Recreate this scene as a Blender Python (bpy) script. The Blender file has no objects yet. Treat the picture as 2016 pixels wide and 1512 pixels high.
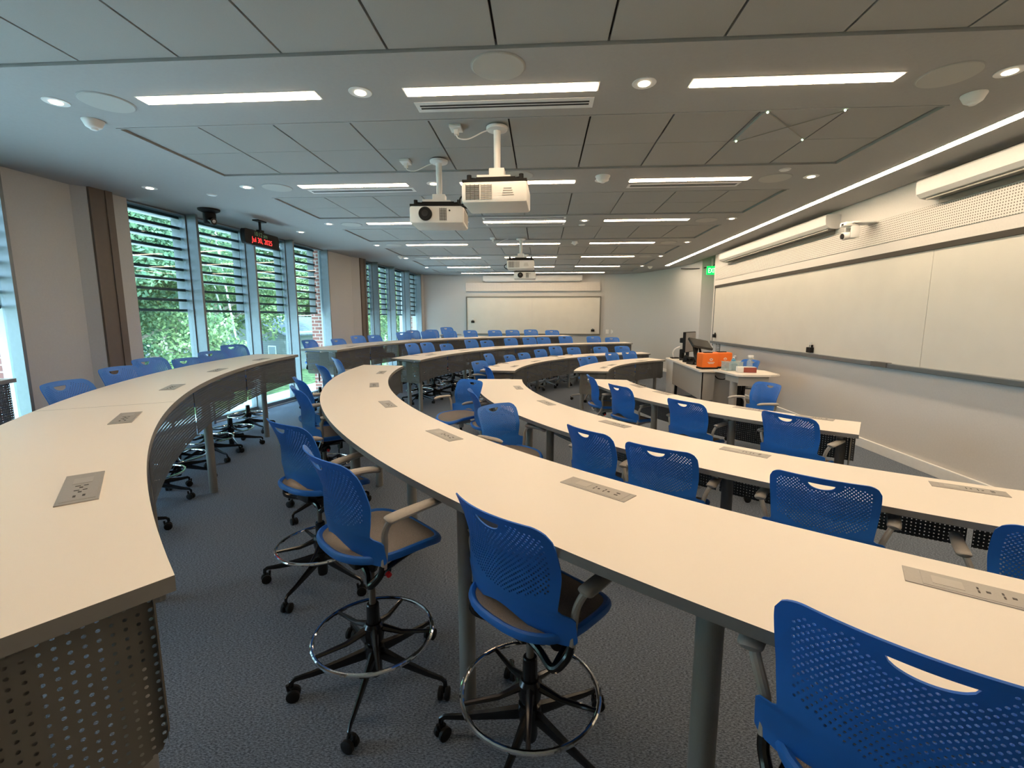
import bpy, bmesh, math, random
from mathutils import Vector, Matrix
PI = math.pi
random.seed(7)
C = bpy.context.scene.collection
sc = bpy.context.scene
# ------------------------------------------------------------------ camera, world, sun, exposure
cam_d = bpy.data.cameras.new('camera'); cam = bpy.data.objects.new('camera', cam_d); C.objects.link(cam)
cam_d.sensor_fit = 'HORIZONTAL'; cam_d.sensor_width = 36.0; cam_d.lens = 905.3/2016*36.0
cam_d.clip_start = 0.02; cam_d.clip_end = 400
cam.location = (0, 0, 1.6)
cam.rotation_euler = (math.radians(90-8.07), 0, math.radians(3.67))
sc.camera = cam
sc.view_settings.view_transform = 'Standard'; sc.view_settings.look = 'None'
sc.view_settings.gamma = 1; sc.view_settings.use_curve_mapping = False
sc.view_settings.exposure = 0.0
sc.cycles.use_denoising = True
sc.cycles.max_bounces = 8; sc.cycles.diffuse_bounces = 4; sc.cycles.transparent_max_bounces = 16
sc.cycles.sample_clamp_indirect = 6.0
w = bpy.data.worlds.new('sky'); sc.world = w; w.use_nodes = True
wn = w.node_tree.nodes; wl = w.node_tree.links
bg = wn['Background']
sky = wn.new('ShaderNodeTexSky'); sky.sky_type = 'HOSEK_WILKIE'
sky.sun_direction = (0.05, -0.62, 0.72); sky.turbidity = 3.0
mixs = wn.new('ShaderNodeMixRGB'); mixs.inputs[0].default_value = 0.55
mixs.inputs[2].default_value = (0.76, 0.90, 1.0, 1)
wl.new(sky.outputs[0], mixs.inputs[1]); wl.new(mixs.outputs[0], bg.inputs[0])
bg.inputs[1].default_value = 18.5
sun_d = bpy.data.lights.new('sun', 'SUN'); sun = bpy.data.objects.new('sun', sun_d); C.objects.link(sun)
sun_d.energy = 29.0; sun_d.angle = 0.02; sun_d.color = (0.86, 0.95, 1.0)
sun.rotation_euler = Vector((0.05, -0.62, 0.72)).to_track_quat('Z', 'Y').to_euler()
LIGHT = 36.0        # emission of the ceiling strips
# ------------------------------------------------------------------ materials
def nt(name):
    m = bpy.data.materials.new(name); m.use_nodes = True
    n = m.node_tree.nodes; l = m.node_tree.links
    return m, n, l, n['Principled BSDF']
def mat(name, col, rough=0.5, metal=0.0, noise=0.0, nscale=20, bump=0.0, spec=None, coat=0.0):
    m, n, l, b = nt(name)
    b.inputs['Base Color'].default_value = (*col, 1); b.inputs['Roughness'].default_value = rough
    b.inputs['Metallic'].default_value = metal
    if spec is not None: b.inputs['Specular IOR Level'].default_value = spec
    b.inputs['Coat Weight'].default_value = coat
    if noise or bump:
        tc = n.new('ShaderNodeTexCoord'); t = n.new('ShaderNodeTexNoise'); t.inputs['Scale'].default_value = nscale
        t.inputs['Detail'].default_value = 4
        l.new(tc.outputs['Object'], t.inputs['Vector'])
        if noise:
            r = n.new('ShaderNodeValToRGB')
            r.color_ramp.elements[0].color = (*[c*(1-noise) for c in col], 1)
            r.color_ramp.elements[1].color = (*[min(1, c*(1+noise)) for c in col], 1)
            r.color_ramp.elements[0].position = 0.35; r.color_ramp.elements[1].position = 0.65
            l.new(t.outputs[0], r.inputs[0]); l.new(r.outputs[0], b.inputs['Base Color'])
        if bump:
            bp = n.new('ShaderNodeBump'); bp.inputs['Strength'].default_value = bump
            bp.inputs['Distance'].default_value = 0.002
            l.new(t.outputs[0], bp.inputs['Height']); l.new(bp.outputs[0], b.inputs['Normal'])
    return m
def emis(name, col, s):
    m, n, l, b = nt(name)
    b.inputs['Base Color'].default_value = (*col, 1)
    b.inputs['Emission Color'].default_value = (*col, 1); b.inputs['Emission Strength'].default_value = s
    return m
M = {}
M['wall'] = mat('wall_paint', (0.50, 0.50, 0.485), 0.75, noise=0.02, nscale=60, bump=0.05)
M['boardwall'] = mat('board_wall_paint', (0.64, 0.61, 0.575), 0.7, noise=0.02, nscale=60, bump=0.05)
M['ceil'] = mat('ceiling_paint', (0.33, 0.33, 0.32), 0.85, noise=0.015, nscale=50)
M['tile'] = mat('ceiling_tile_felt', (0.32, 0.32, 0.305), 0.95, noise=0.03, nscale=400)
M['void'] = mat('plenum_dark', (0.03, 0.03, 0.03), 0.9, noise=0.1)
M['trimw'] = mat('white_trim_metal', (0.78, 0.78, 0.76), 0.5, noise=0.02)
M['lam'] = mat('cream_laminate', (0.82, 0.76, 0.675), 0.38, noise=0.015, nscale=900, spec=0.3)
M['edge'] = mat('grey_edge_band', (0.17, 0.165, 0.155), 0.55, noise=0.03, nscale=40)
M['tleg'] = mat('grey_powder_coat', (0.20, 0.195, 0.18), 0.45, noise=0.03, nscale=200)
M['dgrey'] = mat('dark_panel_metal', (0.10, 0.098, 0.09), 0.4, noise=0.04, nscale=300)
M['blue'] = mat('blue_plastic', (0.020, 0.15, 0.56), 0.42, noise=0.03, nscale=1500, bump=0.15, spec=0.4)
M['seat'] = mat('grey_mesh_fabric', (0.23, 0.20, 0.175), 0.9, noise=0.25, nscale=420, bump=0.5)
M['pad'] = mat('grey_arm_plastic', (0.36, 0.335, 0.30), 0.5, noise=0.02, nscale=100)
M['silver'] = mat('grey_frame_metal', (0.42, 0.41, 0.39), 0.35, metal=0.3, noise=0.02)
M['black'] = mat('black_metal', (0.006, 0.006, 0.0065), 0.22, noise=0.05)
M['blackp'] = mat('black_plastic', (0.008, 0.008, 0.008), 0.6, noise=0.05, spec=0.2)
M['chrome'] = mat('chrome', (0.85, 0.85, 0.85), 0.08, metal=1.0, noise=0.01)
M['red'] = mat('red_plastic', (0.75, 0.01, 0.01), 0.4, noise=0.02)
M['plate'] = mat('outlet_plate_metal', (0.36, 0.34, 0.31), 0.4, metal=0.2, noise=0.03, nscale=200)
M['trimgrey'] = mat('outlet_blank_metal', (0.42, 0.40, 0.36), 0.4, metal=0.2, noise=0.02)
M['socket'] = mat('outlet_slot_dark', (0.05, 0.045, 0.04), 0.6, noise=0.02)
M['whitep'] = mat('white_plastic', (0.78, 0.77, 0.74), 0.4, noise=0.01)
M['wb'] = mat('whiteboard_surface', (0.66, 0.63, 0.56), 0.30, noise=0.02, nscale=3)
M['rail'] = mat('board_rail_metal', (0.19, 0.185, 0.16), 0.4, metal=0.3, noise=0.02)
M['railtop'] = mat('dark_top_rail', (0.055, 0.05, 0.042), 0.5, noise=0.03, spec=0.2)
M['case'] = mat('screen_case_metal', (0.60, 0.59, 0.57), 0.5, noise=0.01)
M['tray'] = mat('board_tray_metal', (0.18, 0.20, 0.21), 0.35, metal=0.5, noise=0.02)
M['column'] = mat('brown_grey_column_paint', (0.13, 0.105, 0.085), 0.6, noise=0.03)
M['mull'] = mat('mullion_metal', (0.16, 0.18, 0.19), 0.4, metal=0.2, noise=0.03)
M['louv'] = mat('louver_metal', (0.26, 0.275, 0.28), 0.5, noise=0.02)
M['louve'] = mat('louver_edge_metal', (0.03, 0.045, 0.05), 0.5, noise=0.02)
M['orange'] = mat('orange_fabric', (0.80, 0.16, 0.01), 0.6, noise=0.03, nscale=200)
M['amber'] = mat('brown_red_card', (0.28, 0.06, 0.04), 0.6, noise=0.05)
M['bluel'] = mat('blue_label', (0.05, 0.25, 0.42), 0.5, noise=0.1)
M['green'] = emis('exit_green', (0.0, 0.75, 0.12), 1.2)
M['exitw'] = emis('exit_letters', (0.75, 1.0, 0.8), 1.6)
M['ledr'] = emis('red_led', (1.0, 0.04, 0.04), 2.0)
M['ledg'] = emis('dim_green_led', (0.12, 0.22, 0.12), 0.35)
M['ledw'] = emis('white_green_led', (0.7, 1.0, 0.6), 5.0)
M['strip'] = emis('strip_light', (1.0, 0.73, 0.48), LIGHT)
M['slot'] = emis('wall_wash_light', (1.0, 0.78, 0.55), LIGHT*1.35)
M['dl'] = emis('downlight_lens', (1.0, 0.80, 0.56), 12.0)
M['grille'] = mat('speaker_grille', (0.42, 0.42, 0.39), 0.8, noise=0.08, nscale=700)
M['screen'] = mat('monitor_screen', (0.16, 0.15, 0.15), 0.3, noise=0.02)
M['brick0'] = None
def carpet():
    m, n, l, b = nt('blue_grey_carpet')
    tc = n.new('ShaderNodeTexCoord')
    t1 = n.new('ShaderNodeTexNoise'); t1.inputs['Scale'].default_value = 85; t1.inputs['Detail'].default_value = 6; t1.inputs['Roughness'].default_value = 0.8
    mp = n.new('ShaderNodeMapping'); mp.inputs['Scale'].default_value = (1, 2.6, 1)
    l.new(tc.outputs['Object'], mp.inputs[0]); l.new(mp.outputs[0], t1.inputs['Vector'])
    r = n.new('ShaderNodeValToRGB')
    r.color_ramp.elements[0].position = 0.42; r.color_ramp.elements[0].color = (0.046, 0.060, 0.078, 1)
    r.color_ramp.elements[1].position = 0.60; r.color_ramp.elements[1].color = (0.225, 0.265, 0.325, 1)
    l.new(t1.outputs[0], r.inputs[0]); l.new(r.outputs[0], b.inputs['Base Color'])
    b.inputs['Roughness'].default_value = 0.95; b.inputs['Specular IOR Level'].default_value = 0.2
    bp = n.new('ShaderNodeBump'); bp.inputs['Strength'].default_value = 0.7; bp.inputs['Distance'].default_value = 0.004
    l.new(t1.outputs[0], bp.inputs['Height']); l.new(bp.outputs[0], b.inputs['Normal'])
    return m
M['carpet'] = carpet()
def dots(name, col, pitch, rad, hole=None, rough=0.5, metal=0.0):
    """a sheet with a square grid of round holes laid out on the UV map in metres; holes are open unless a hole colour is given"""
    m, n, l, b = nt(name)
    uv = n.new('ShaderNodeUVMap'); uv.uv_map = 'UVMap'
    s = n.new('ShaderNodeVectorMath'); s.operation = 'SCALE'; s.inputs['Scale'].default_value = 1/pitch
    l.new(uv.outputs[0], s.inputs[0])
    fr = n.new('ShaderNodeVectorMath'); fr.operation = 'FRACTION'; l.new(s.outputs[0], fr.inputs[0])
    sb = n.new('ShaderNodeVectorMath'); sb.operation = 'SUBTRACT'; sb.inputs[1].default_value = (0.5, 0.5, 0); l.new(fr.outputs[0], sb.inputs[0])
    ml = n.new('ShaderNodeVectorMath'); ml.operation = 'MULTIPLY'; ml.inputs[1].default_value = (1, 1, 0); l.new(sb.outputs[0], ml.inputs[0])
    ln = n.new('ShaderNodeVectorMath'); ln.operation = 'LENGTH'; l.new(ml.outputs[0], ln.inputs[0])
    lt = n.new('ShaderNodeMath'); lt.operation = 'LESS_THAN'; lt.inputs[1].default_value = rad/pitch; l.new(ln.outputs['Value'], lt.inputs[0])
    b.inputs['Roughness'].default_value = rough; b.inputs['Metallic'].default_value = metal; b.inputs['Specular IOR Level'].default_value = 0.25
    if hole is None:
        b.inputs['Base Color'].default_value = (*col, 1)
        tr = n.new('ShaderNodeBsdfTransparent'); mx = n.new('ShaderNodeMixShader')
        l.new(lt.outputs[0], mx.inputs[0]); l.new(b.outputs[0], mx.inputs[1]); l.new(tr.outputs[0], mx.inputs[2])
        l.new(mx.outputs[0], n['Material Output'].inputs[0])
    else:
        mx = n.new('ShaderNodeMixRGB'); mx.inputs[1].default_value = (*col, 1); mx.inputs[2].default_value = (*hole, 1)
        l.new(lt.outputs[0], mx.inputs[0]); l.new(mx.outputs[0], b.inputs['Base Color'])
    return m
M['modesty'] = dots('perforated_dark_metal', (0.072, 0.076, 0.080), 0.020, 0.0030, rough=0.35)
M['band'] = dots('perforated_acoustic_board', (0.65, 0.62, 0.58), 0.0255, 0.0065, hole=(0.16, 0.14, 0.12), rough=0.7)
def glass():
    m, n, l, b = nt('tinted_window_glass')
    tr = n.new('ShaderNodeBsdfTransparent'); tr.inputs[0].default_value = (0.76, 0.91, 0.97, 1)
    gl = n.new('ShaderNodeBsdfGlossy'); gl.inputs['Roughness'].default_value = 0.02
    lf = n.new('ShaderNodeLayerWeight'); lf.inputs[0].default_value = 0.5
    lp_ = n.new('ShaderNodeMath'); lp_.operation = 'POWER'; lp_.inputs[1].default_value = 4.0; l.new(lf.outputs['Facing'], lp_.inputs[0])
    lw = n.new('ShaderNodeMath'); lw.operation = 'MULTIPLY_ADD'; lw.inputs[1].default_value = 0.45; lw.inputs[2].default_value = 0.03; l.new(lp_.outputs[0], lw.inputs[0])
    mx = n.new('ShaderNodeMixShader'); l.new(lw.outputs[0], mx.inputs[0]); l.new(tr.outputs[0], mx.inputs[1]); l.new(gl.outputs[0], mx.inputs[2])
    l.new(mx.outputs[0], n['Material Output'].inputs[0]); return m
M['glass'] = glass()
def clearp():
    m, n, l, b = nt('clear_plastic')
    tr = n.new('ShaderNodeBsdfTransparent'); tr.inputs[0].default_value = (0.9, 0.95, 0.95, 1)
    mx = n.new('ShaderNodeMixShader'); mx.inputs[0].default_value = 0.3
    b.inputs['Base Color'].default_value = (0.7, 0.78, 0.78, 1); b.inputs['Roughness'].default_value = 0.15
    l.new(tr.outputs[0], mx.inputs[1]); l.new(b.outputs[0], mx.inputs[2]); l.new(mx.outputs[0], n['Material Output'].inputs[0]); return m
M['clear'] = clearp()
def brick():
    m, n, l, b = nt('red_brick')
    tc = n.new('ShaderNodeTexCoord'); t = n.new('ShaderNodeTexBrick'); mp = n.new('ShaderNodeMapping')
    mp.inputs['Rotation'].default_value = (PI/2, 0, 0)
    t.inputs['Color1'].default_value = (0.26, 0.09, 0.065, 1); t.inputs['Color2'].default_value = (0.20, 0.065, 0.045, 1)
    t.inputs['Mortar'].default_value = (0.45, 0.42, 0.38, 1); t.inputs['Scale'].default_value = 1.0
    t.inputs['Brick Width'].default_value = 0.21; t.inputs['Row Height'].default_value = 0.075; t.inputs['Mortar Size'].default_value = 0.008
    l.new(tc.outputs['Object'], mp.inputs[0]); l.new(mp.outputs[0], t.inputs['Vector']); l.new(t.outputs[0], b.inputs['Base Color'])
    b.inputs['Roughness'].default_value = 0.85; return m
M['brick'] = brick()
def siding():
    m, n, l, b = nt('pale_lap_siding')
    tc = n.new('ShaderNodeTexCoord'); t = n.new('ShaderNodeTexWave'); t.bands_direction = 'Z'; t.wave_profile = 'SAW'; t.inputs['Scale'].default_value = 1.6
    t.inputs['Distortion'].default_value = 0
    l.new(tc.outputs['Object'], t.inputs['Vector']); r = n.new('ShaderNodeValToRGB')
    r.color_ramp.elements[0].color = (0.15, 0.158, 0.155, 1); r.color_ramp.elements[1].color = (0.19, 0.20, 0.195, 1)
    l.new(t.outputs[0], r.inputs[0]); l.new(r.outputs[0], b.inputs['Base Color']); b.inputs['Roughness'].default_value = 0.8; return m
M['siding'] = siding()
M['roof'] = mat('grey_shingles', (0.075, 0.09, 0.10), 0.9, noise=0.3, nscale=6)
M['grass'] = mat('lawn_grass', (0.12, 0.19, 0.06), 0.95, noise=0.45, nscale=3)
M['paving'] = mat('pale_concrete', (0.72, 0.72, 0.70), 0.9, noise=0.05, nscale=3)
M['road'] = mat('street_asphalt', (0.22, 0.23, 0.23), 0.9, noise=0.1, nscale=5)
M['bark'] = mat('tree_bark', (0.20, 0.16, 0.12), 0.95, noise=0.35, nscale=9, bump=0.8)
def leafm(name, a, bcol):
    m, n, l, b = nt(name)
    tc = n.new('ShaderNodeTexCoord'); t = n.new('ShaderNodeTexNoise'); t.inputs['Scale'].default_value = 0.9; t.inputs['Detail'].default_value = 5
    l.new(tc.outputs['Object'], t.inputs['Vector']); r = n.new('ShaderNodeValToRGB')
    r.color_ramp.elements[0].position = 0.38; r.color_ramp.elements[1].position = 0.62
    r.color_ramp.elements[0].color = (*a, 1); r.color_ramp.elements[1].color = (*bcol, 1)
    l.new(t.outputs[0], r.inputs[0]); l.new(r.outputs[0], b.inputs['Base Color']); b.inputs['Roughness'].default_value = 0.7
    tl = n.new('ShaderNodeBsdfTranslucent'); l.new(r.outputs[0], tl.inputs[0])
    mx = n.new('ShaderNodeMixShader'); mx.inputs[0].default_value = 0.35
    l.new(b.outputs[0], mx.inputs[1]); l.new(tl.outputs[0], mx.inputs[2]); l.new(mx.outputs[0], n['Material Output'].inputs[0])
    return m
M['leaf'] = leafm('tree_leaves', (0.07, 0.13, 0.05), (0.22, 0.29, 0.11))
M['leaf2'] = leafm('tree_leaves_deep', (0.05, 0.11, 0.055), (0.15, 0.23, 0.11))
# ------------------------------------------------------------------ mesh helpers
def obj(name, bm, m, parent=None, smooth=False, loc=None, angle=35):
    me = bpy.data.meshes.new(name)
    bmesh.ops.recalc_face_normals(bm, faces=bm.faces)
    bm.to_mesh(me); bm.free()
    for x in (m if isinstance(m, (list, tuple)) else [m]): me.materials.append(x)
    if smooth:
        for p in me.polygons: p.use_smooth = True
        me.set_sharp_from_angle(angle=math.radians(angle))
    o = bpy.data.objects.new(name, me); C.objects.link(o)
    if parent is not None: o.parent = parent
    if loc: o.location = loc
    return o
def tag(o, label=None, cat=None, group=None, kind=None):
    if label: o['label'] = label
    if cat: o['category'] = cat
    if group: o['group'] = group
    if kind: o['kind'] = kind
    return o
def thing(name, label, cat, loc=(0, 0, 0), rz=0, group=None):
    o = bpy.data.objects.new(name, None); C.objects.link(o); o.empty_display_size = 0.1
    o.location = loc; o.rotation_euler = (0, 0, rz)
    return tag(o, label, cat, group)
def copy_tree(o, parent=None, dz=None):
    c = o.copy(); C.objects.link(c)
    if parent is not None: c.parent = parent
    for ch in list(o.children): copy_tree(ch, c)
    return c
def box(bm, x0, x1, y0, y1, z0, z1, mi=0, bev=0.0):
    vs = [bm.verts.new(p) for p in ((x0,y0,z0),(x1,y0,z0),(x1,y1,z0),(x0,y1,z0),(x0,y0,z1),(x1,y0,z1),(x1,y1,z1),(x0,y1,z1))]
    fs = [bm.faces.new([vs[i] for i in q]) for q in ((0,3,2,1),(4,5,6,7),(0,1,5,4),(1,2,6,5),(2,3,7,6),(3,0,4,7))]
    for f in fs: f.material_index = mi
    if bev:
        es = {e for f in fs for e in f.edges}
        bmesh.ops.bevel(bm, geom=list(es), offset=bev, segments=2, affect='EDGES', profile=0.5)
    return vs
def B(*a, **k):
    bm = bmesh.new(); box(bm, *a, **k); return bm
def prism(bm, pts, z0, z1, mi=0):
    lo = [bm.verts.new((x, y, z0)) for x, y in pts]; hi = [bm.verts.new((x, y, z1)) for x, y in pts]
    n = len(pts); fs = [bm.faces.new(lo[::-1]), bm.faces.new(hi)]
    for i in range(n): fs.append(bm.faces.new((lo[i], lo[(i+1) % n], hi[(i+1) % n], hi[i])))
    for f in fs: f.material_index = mi
    return fs
def tube(bm, pts, rad, seg=10, closed=False, sx=1.0, mi=0):
    """sweep a circle (radius or list of radii) along points; ends capped"""
    pts = [Vector(p) for p in pts]; n = len(pts); rings = []
    up = Vector((0, 0, 1))
    prev = None
    for i, p in enumerate(pts):
        if closed: t = pts[(i+1) % n]-pts[i-1]
        else: t = (pts[min(i+1, n-1)]-pts[max(i-1, 0)])
        t.normalize()
        if prev is None:
            a = t.cross(up)
            if a.length < 1e-3: a = t.cross(Vector((1, 0, 0)))
        else: a = prev-t*prev.dot(t)
        a.normalize(); prev = a; b = t.cross(a)
        r = rad[i] if isinstance(rad, (list, tuple)) else rad
        rings.append([bm.verts.new(p+(a*math.cos(2*PI*k/seg)*sx+b*math.sin(2*PI*k/seg))*r) for k in range(seg)])
    m = n if closed else n-1
    for i in range(m):
        A, Bq = rings[i], rings[(i+1) % n]
        for k in range(seg):
            f = bm.faces.new((A[k], A[(k+1) % seg], Bq[(k+1) % seg], Bq[k])); f.material_index = mi
    if not closed:
        bm.faces.new(rings[0][::-1]).material_index = mi; bm.faces.new(rings[-1]).material_index = mi
def lathe(bm, prof, seg=20, cx=0, cy=0, cap=True, mi=0):
    rs = [[bm.verts.new((cx+r*math.cos(2*PI*k/seg), cy+r*math.sin(2*PI*k/seg), z)) for k in range(seg)] for r, z in prof]
    for i in range(len(rs)-1):
        for k in range(seg):
            bm.faces.new((rs[i][k], rs[i][(k+1) % seg], rs[i+1][(k+1) % seg], rs[i+1][k])).material_index = mi
    if cap: bm.faces.new(rs[0][::-1]).material_index = mi; bm.faces.new(rs[-1]).material_index = mi
def sphere(bm, c, r, sc_=(1, 1, 1), seg=14):
    bmesh.ops.create_uvsphere(bm, u_segments=seg, v_segments=seg//2+2, radius=r, matrix=Matrix.Translation(c) @ Matrix.Diagonal((*sc_, 1)))
def smoothpts(ctrl, n=6):
    P = [Vector(c) for c in ctrl]; out = []
    for i in range(len(P)-1):
        p0 = P[max(i-1, 0)]; p1 = P[i]; p2 = P[i+1]; p3 = P[min(i+2, len(P)-1)]
        for k in range(n):
            t = k/n
            out.append(0.5*((2*p1)+(-p0+p2)*t+(2*p0-5*p1+4*p2-p3)*t*t+(-p0+3*p1-3*p2+p3)*t**3))
    out.append(P[-1]); return out
def text_bm(s, size, depth=0.0):
    """letters as mesh, in the local XZ plane facing -Y, starting at x=0"""
    cu = bpy.data.curves.new('t', 'FONT'); cu.body = s; cu.size = size; cu.extrude = depth
    o = bpy.data.objects.new('t', cu); C.objects.link(o)
    dg = bpy.context.evaluated_depsgraph_get(); me = bpy.data.meshes.new_from_object(o.evaluated_get(dg))
    bm = bmesh.new(); bm.from_mesh(me); bpy.data.objects.remove(o); bpy.data.meshes.remove(me); bpy.data.curves.remove(cu)
    bmesh.ops.rotate(bm, verts=bm.verts, cent=(0, 0, 0), matrix=Matrix.Rotation(PI/2, 3, 'X'))
    return bm
def D2R(a): return math.radians(a)
HC = 3.07
# ------------------------------------------------------------------ facade frame: s runs along the window wall, o is the offset outward
FO = Vector((-5.1505, 4.3003)); FD = Vector((0.10562, 0.99441)); FN = Vector((-0.99441, 0.10562))
def F(s, o): p = FO+FD*s+FN*o; return (p.x, p.y)
def fbox(bm, s0, s1, o0, o1, z0, z1, mi=0):
    prism(bm, [F(s0, o0), F(s1, o0), F(s1, o1), F(s0, o1)], z0, z1, mi)
# ------------------------------------------------------------------ room shell
def S(o): tag(o, kind='structure'); return o
YN = -3.2
far_corner = F(11.24, 0.3)
curve = smoothpts([(2.1, 15.93, 0), (2.62, 15.83, 0), (3.16, 15.50, 0), (3.6, 14.72, 0), (3.86, 13.85, 0), (4.02, 13.05, 0), (4.12, 12.45, 0)], 6)
fl = bmesh.new(); prism(fl, [(-5.9-0.0, YN), (4.8, YN), (4.8, 16.6), (-4.3, 16.6), F(0, 0.42)], -0.15, 0.0)
S(obj('floor', fl, M['carpet']))
# ceiling: painted slab with rectangular openings for the tile fields
FX0, FX1 = -3.31, 2.80
FY = [(-0.52, 0.68), (1.54, 2.75), (3.63, 4.84), (5.72, 6.91), (7.75, 8.94), (9.81, 11.02), (11.89, 13.10), (13.95, 14.90)]
cb = bmesh.new()
def lx(y):  # soffit edge along the window wall
    return FO.x+(y-FO.y)*FD.x/FD.y-0.45
ys = [YN]+[v for p in FY for v in p]+[16.4]
prev = YN
for a, b in FY+[(16.4, 16.5)]:
    prism(cb, [(lx(prev), prev), (4.015, prev), (4.015, a), (lx(a), a)], HC, HC+0.12)
    if b < 16.4:
        prism(cb, [(lx(a), a), (FX0, a), (FX0, b), (lx(b), b)], HC, HC+0.12)
        prism(cb, [(FX1, a), (4.015, a), (4.015, b), (FX1, b)], HC, HC+0.12)
    prev = b
ceiling = S(obj('ceiling', cb, M['ceil']))
pl = bmesh.new(); prism(pl, [(-6.4, YN-0.2), (5.0, YN-0.2), (5.0, 16.9), (-5.2, 16.9)], HC+0.30, HC+0.38)
S(obj('ceiling', pl, M['void']))
cab = bmesh.new()
for j, (a, b) in enumerate(FY):
    tb = bmesh.new(); fb = bmesh.new()
    for i in range(10):
        x0 = FX0+0.015+i*0.608; x1 = x0+0.608-0.014
        ym = (a+b)/2
        for y0, y1 in ((a+0.018, ym-0.0025), (ym+0.0025, b-0.012)):
            box(tb, x0, x1, y0, y1, HC+0.012, HC+0.035)
    box(tb, FX0-0.02, FX1+0.02, a-0.02, b+0.02, HC+0.05, HC+0.055, mi=1)
    for q in ((FX0-0.012, FX0+0.004, a, b), (FX1-0.004, FX1+0.012, a, b), (FX0-.012, FX1+.012, a-0.012, a+0.006), (FX0-.012, FX1+.012, b-0.004, b+0.012)):
        box(fb, *q, HC-0.004, HC+0.03)
    obj('tile_field', tb, [M['tile'], M['void']], ceiling)
    obj('field_trim', fb, M['ceil'], ceiling)
# right wall with whiteboard (furred out), its return, and the recess with the door
S(obj('wall_right', B(4.05, 4.35, YN, 11.37, 0, HC+0.28), M['boardwall']))
dr = bmesh.new()
box(dr, 4.62, 4.80, 11.30, 12.6, 0, HC+0.28); box(dr, 4.35, 4.75, 11.2, 11.37, 0, HC+0.28)
S(obj('wall_right', dr, M['wall']))
wb_ = bmesh.new()
P = [(p.x, p.y) for p in curve]
outer = [(p.x+0.35, p.y+0.35) for p in curve]
prism(wb_, P+[(4.62, 12.45), (4.9, 12.6), (4.9, 16.6), (2.1, 16.6)], 0, HC+0.28)
prism(wb_, [(far_corner[0]-0.6, 15.62), (far_corner[0]+0.35, 15.62), (-3.3, 15.80), (-2.8, 15.93), (2.1, 15.93), (2.1, 16.6), (-4.8, 16.6)], 0, HC+0.28)
S(obj('wall_back', wb_, M['wall'], smooth=True, angle=20))
S(obj('wall_near', B(-6.4, 5.0, YN-0.2, YN, 0, HC+0.28), M['wall']))
# baseboards
S(obj('baseboard_right', B(4.02, 4.05, YN, 11.37, 0, 0.115, bev=0.004), M['trimw']))
bb = bmesh.new(); prism(bb, [(x-0.012, y-0.012) for x, y in P]+[(x, y+.002) for x, y in P[::-1]], 0, 0.1)
prism(bb, [(-2.8, 15.915), (2.1, 15.915), (2.1, 15.93), (-2.8, 15.93)], 0, 0.1)
S(obj('baseboard_back', bb, M['trimw']))
# left window wall: piers between the windows
wl_ = bmesh.new()
prism(wl_, [F(0.03, 0.30), F(0.05, 0.13), F(0.70, 0.15), F(0.79, 0.05), F(1.02, 0.05), F(1.08, 0.10), F(1.30, 0.10), F(1.32, 0.16), F(1.32, 0.40), F(0.03, 0.40)], 0, HC+0.28)
prism(wl_, [F(5.67, 0.30), F(5.69, 0.24), F(5.93, 0.14), F(6.78, 0.15), F(6.98, 0.05), F(7.24, 0.05), F(7.27, 0.16), F(7.27, 0.31), F(5.67, 0.31)], 0, HC+0.28)
prism(wl_, [F(11.18, 0.05), F(11.6, 0.05), F(11.6, 0.40), F(11.18, 0.40)], 0, HC+0.28)
prism(wl_, [F(-7.6, 0.05), F(-4.8, 0.05), F(-4.8, 0.40), F(-7.6, 0.40)], 0, HC+0.28)
for s0, s1 in ((-4.8, 0.03), (1.32, 5.67), (7.27, 11.18)):
    fbox(wl_, s0, s1, 0.12, 0.40, HC+0.02, HC+0.28)
    fbox(wl_, s0, s1, 0.12, 0.40, -0.5, 0.02)
S(obj('wall_left', wl_, M['wall'], smooth=True, angle=25))
for k, (a, b) in enumerate(((0.80, 1.05), (7.0, 7.25))):
    cb_ = bmesh.new(); fbox(cb_, a, b, 0.02, 0.07, 0, HC+0.1); fbox(cb_, a+0.17, b, 0.005, 0.06, 0, HC+0.1)
    S(obj('trim_%d' % (k+1), cb_, M['column']))
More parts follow.
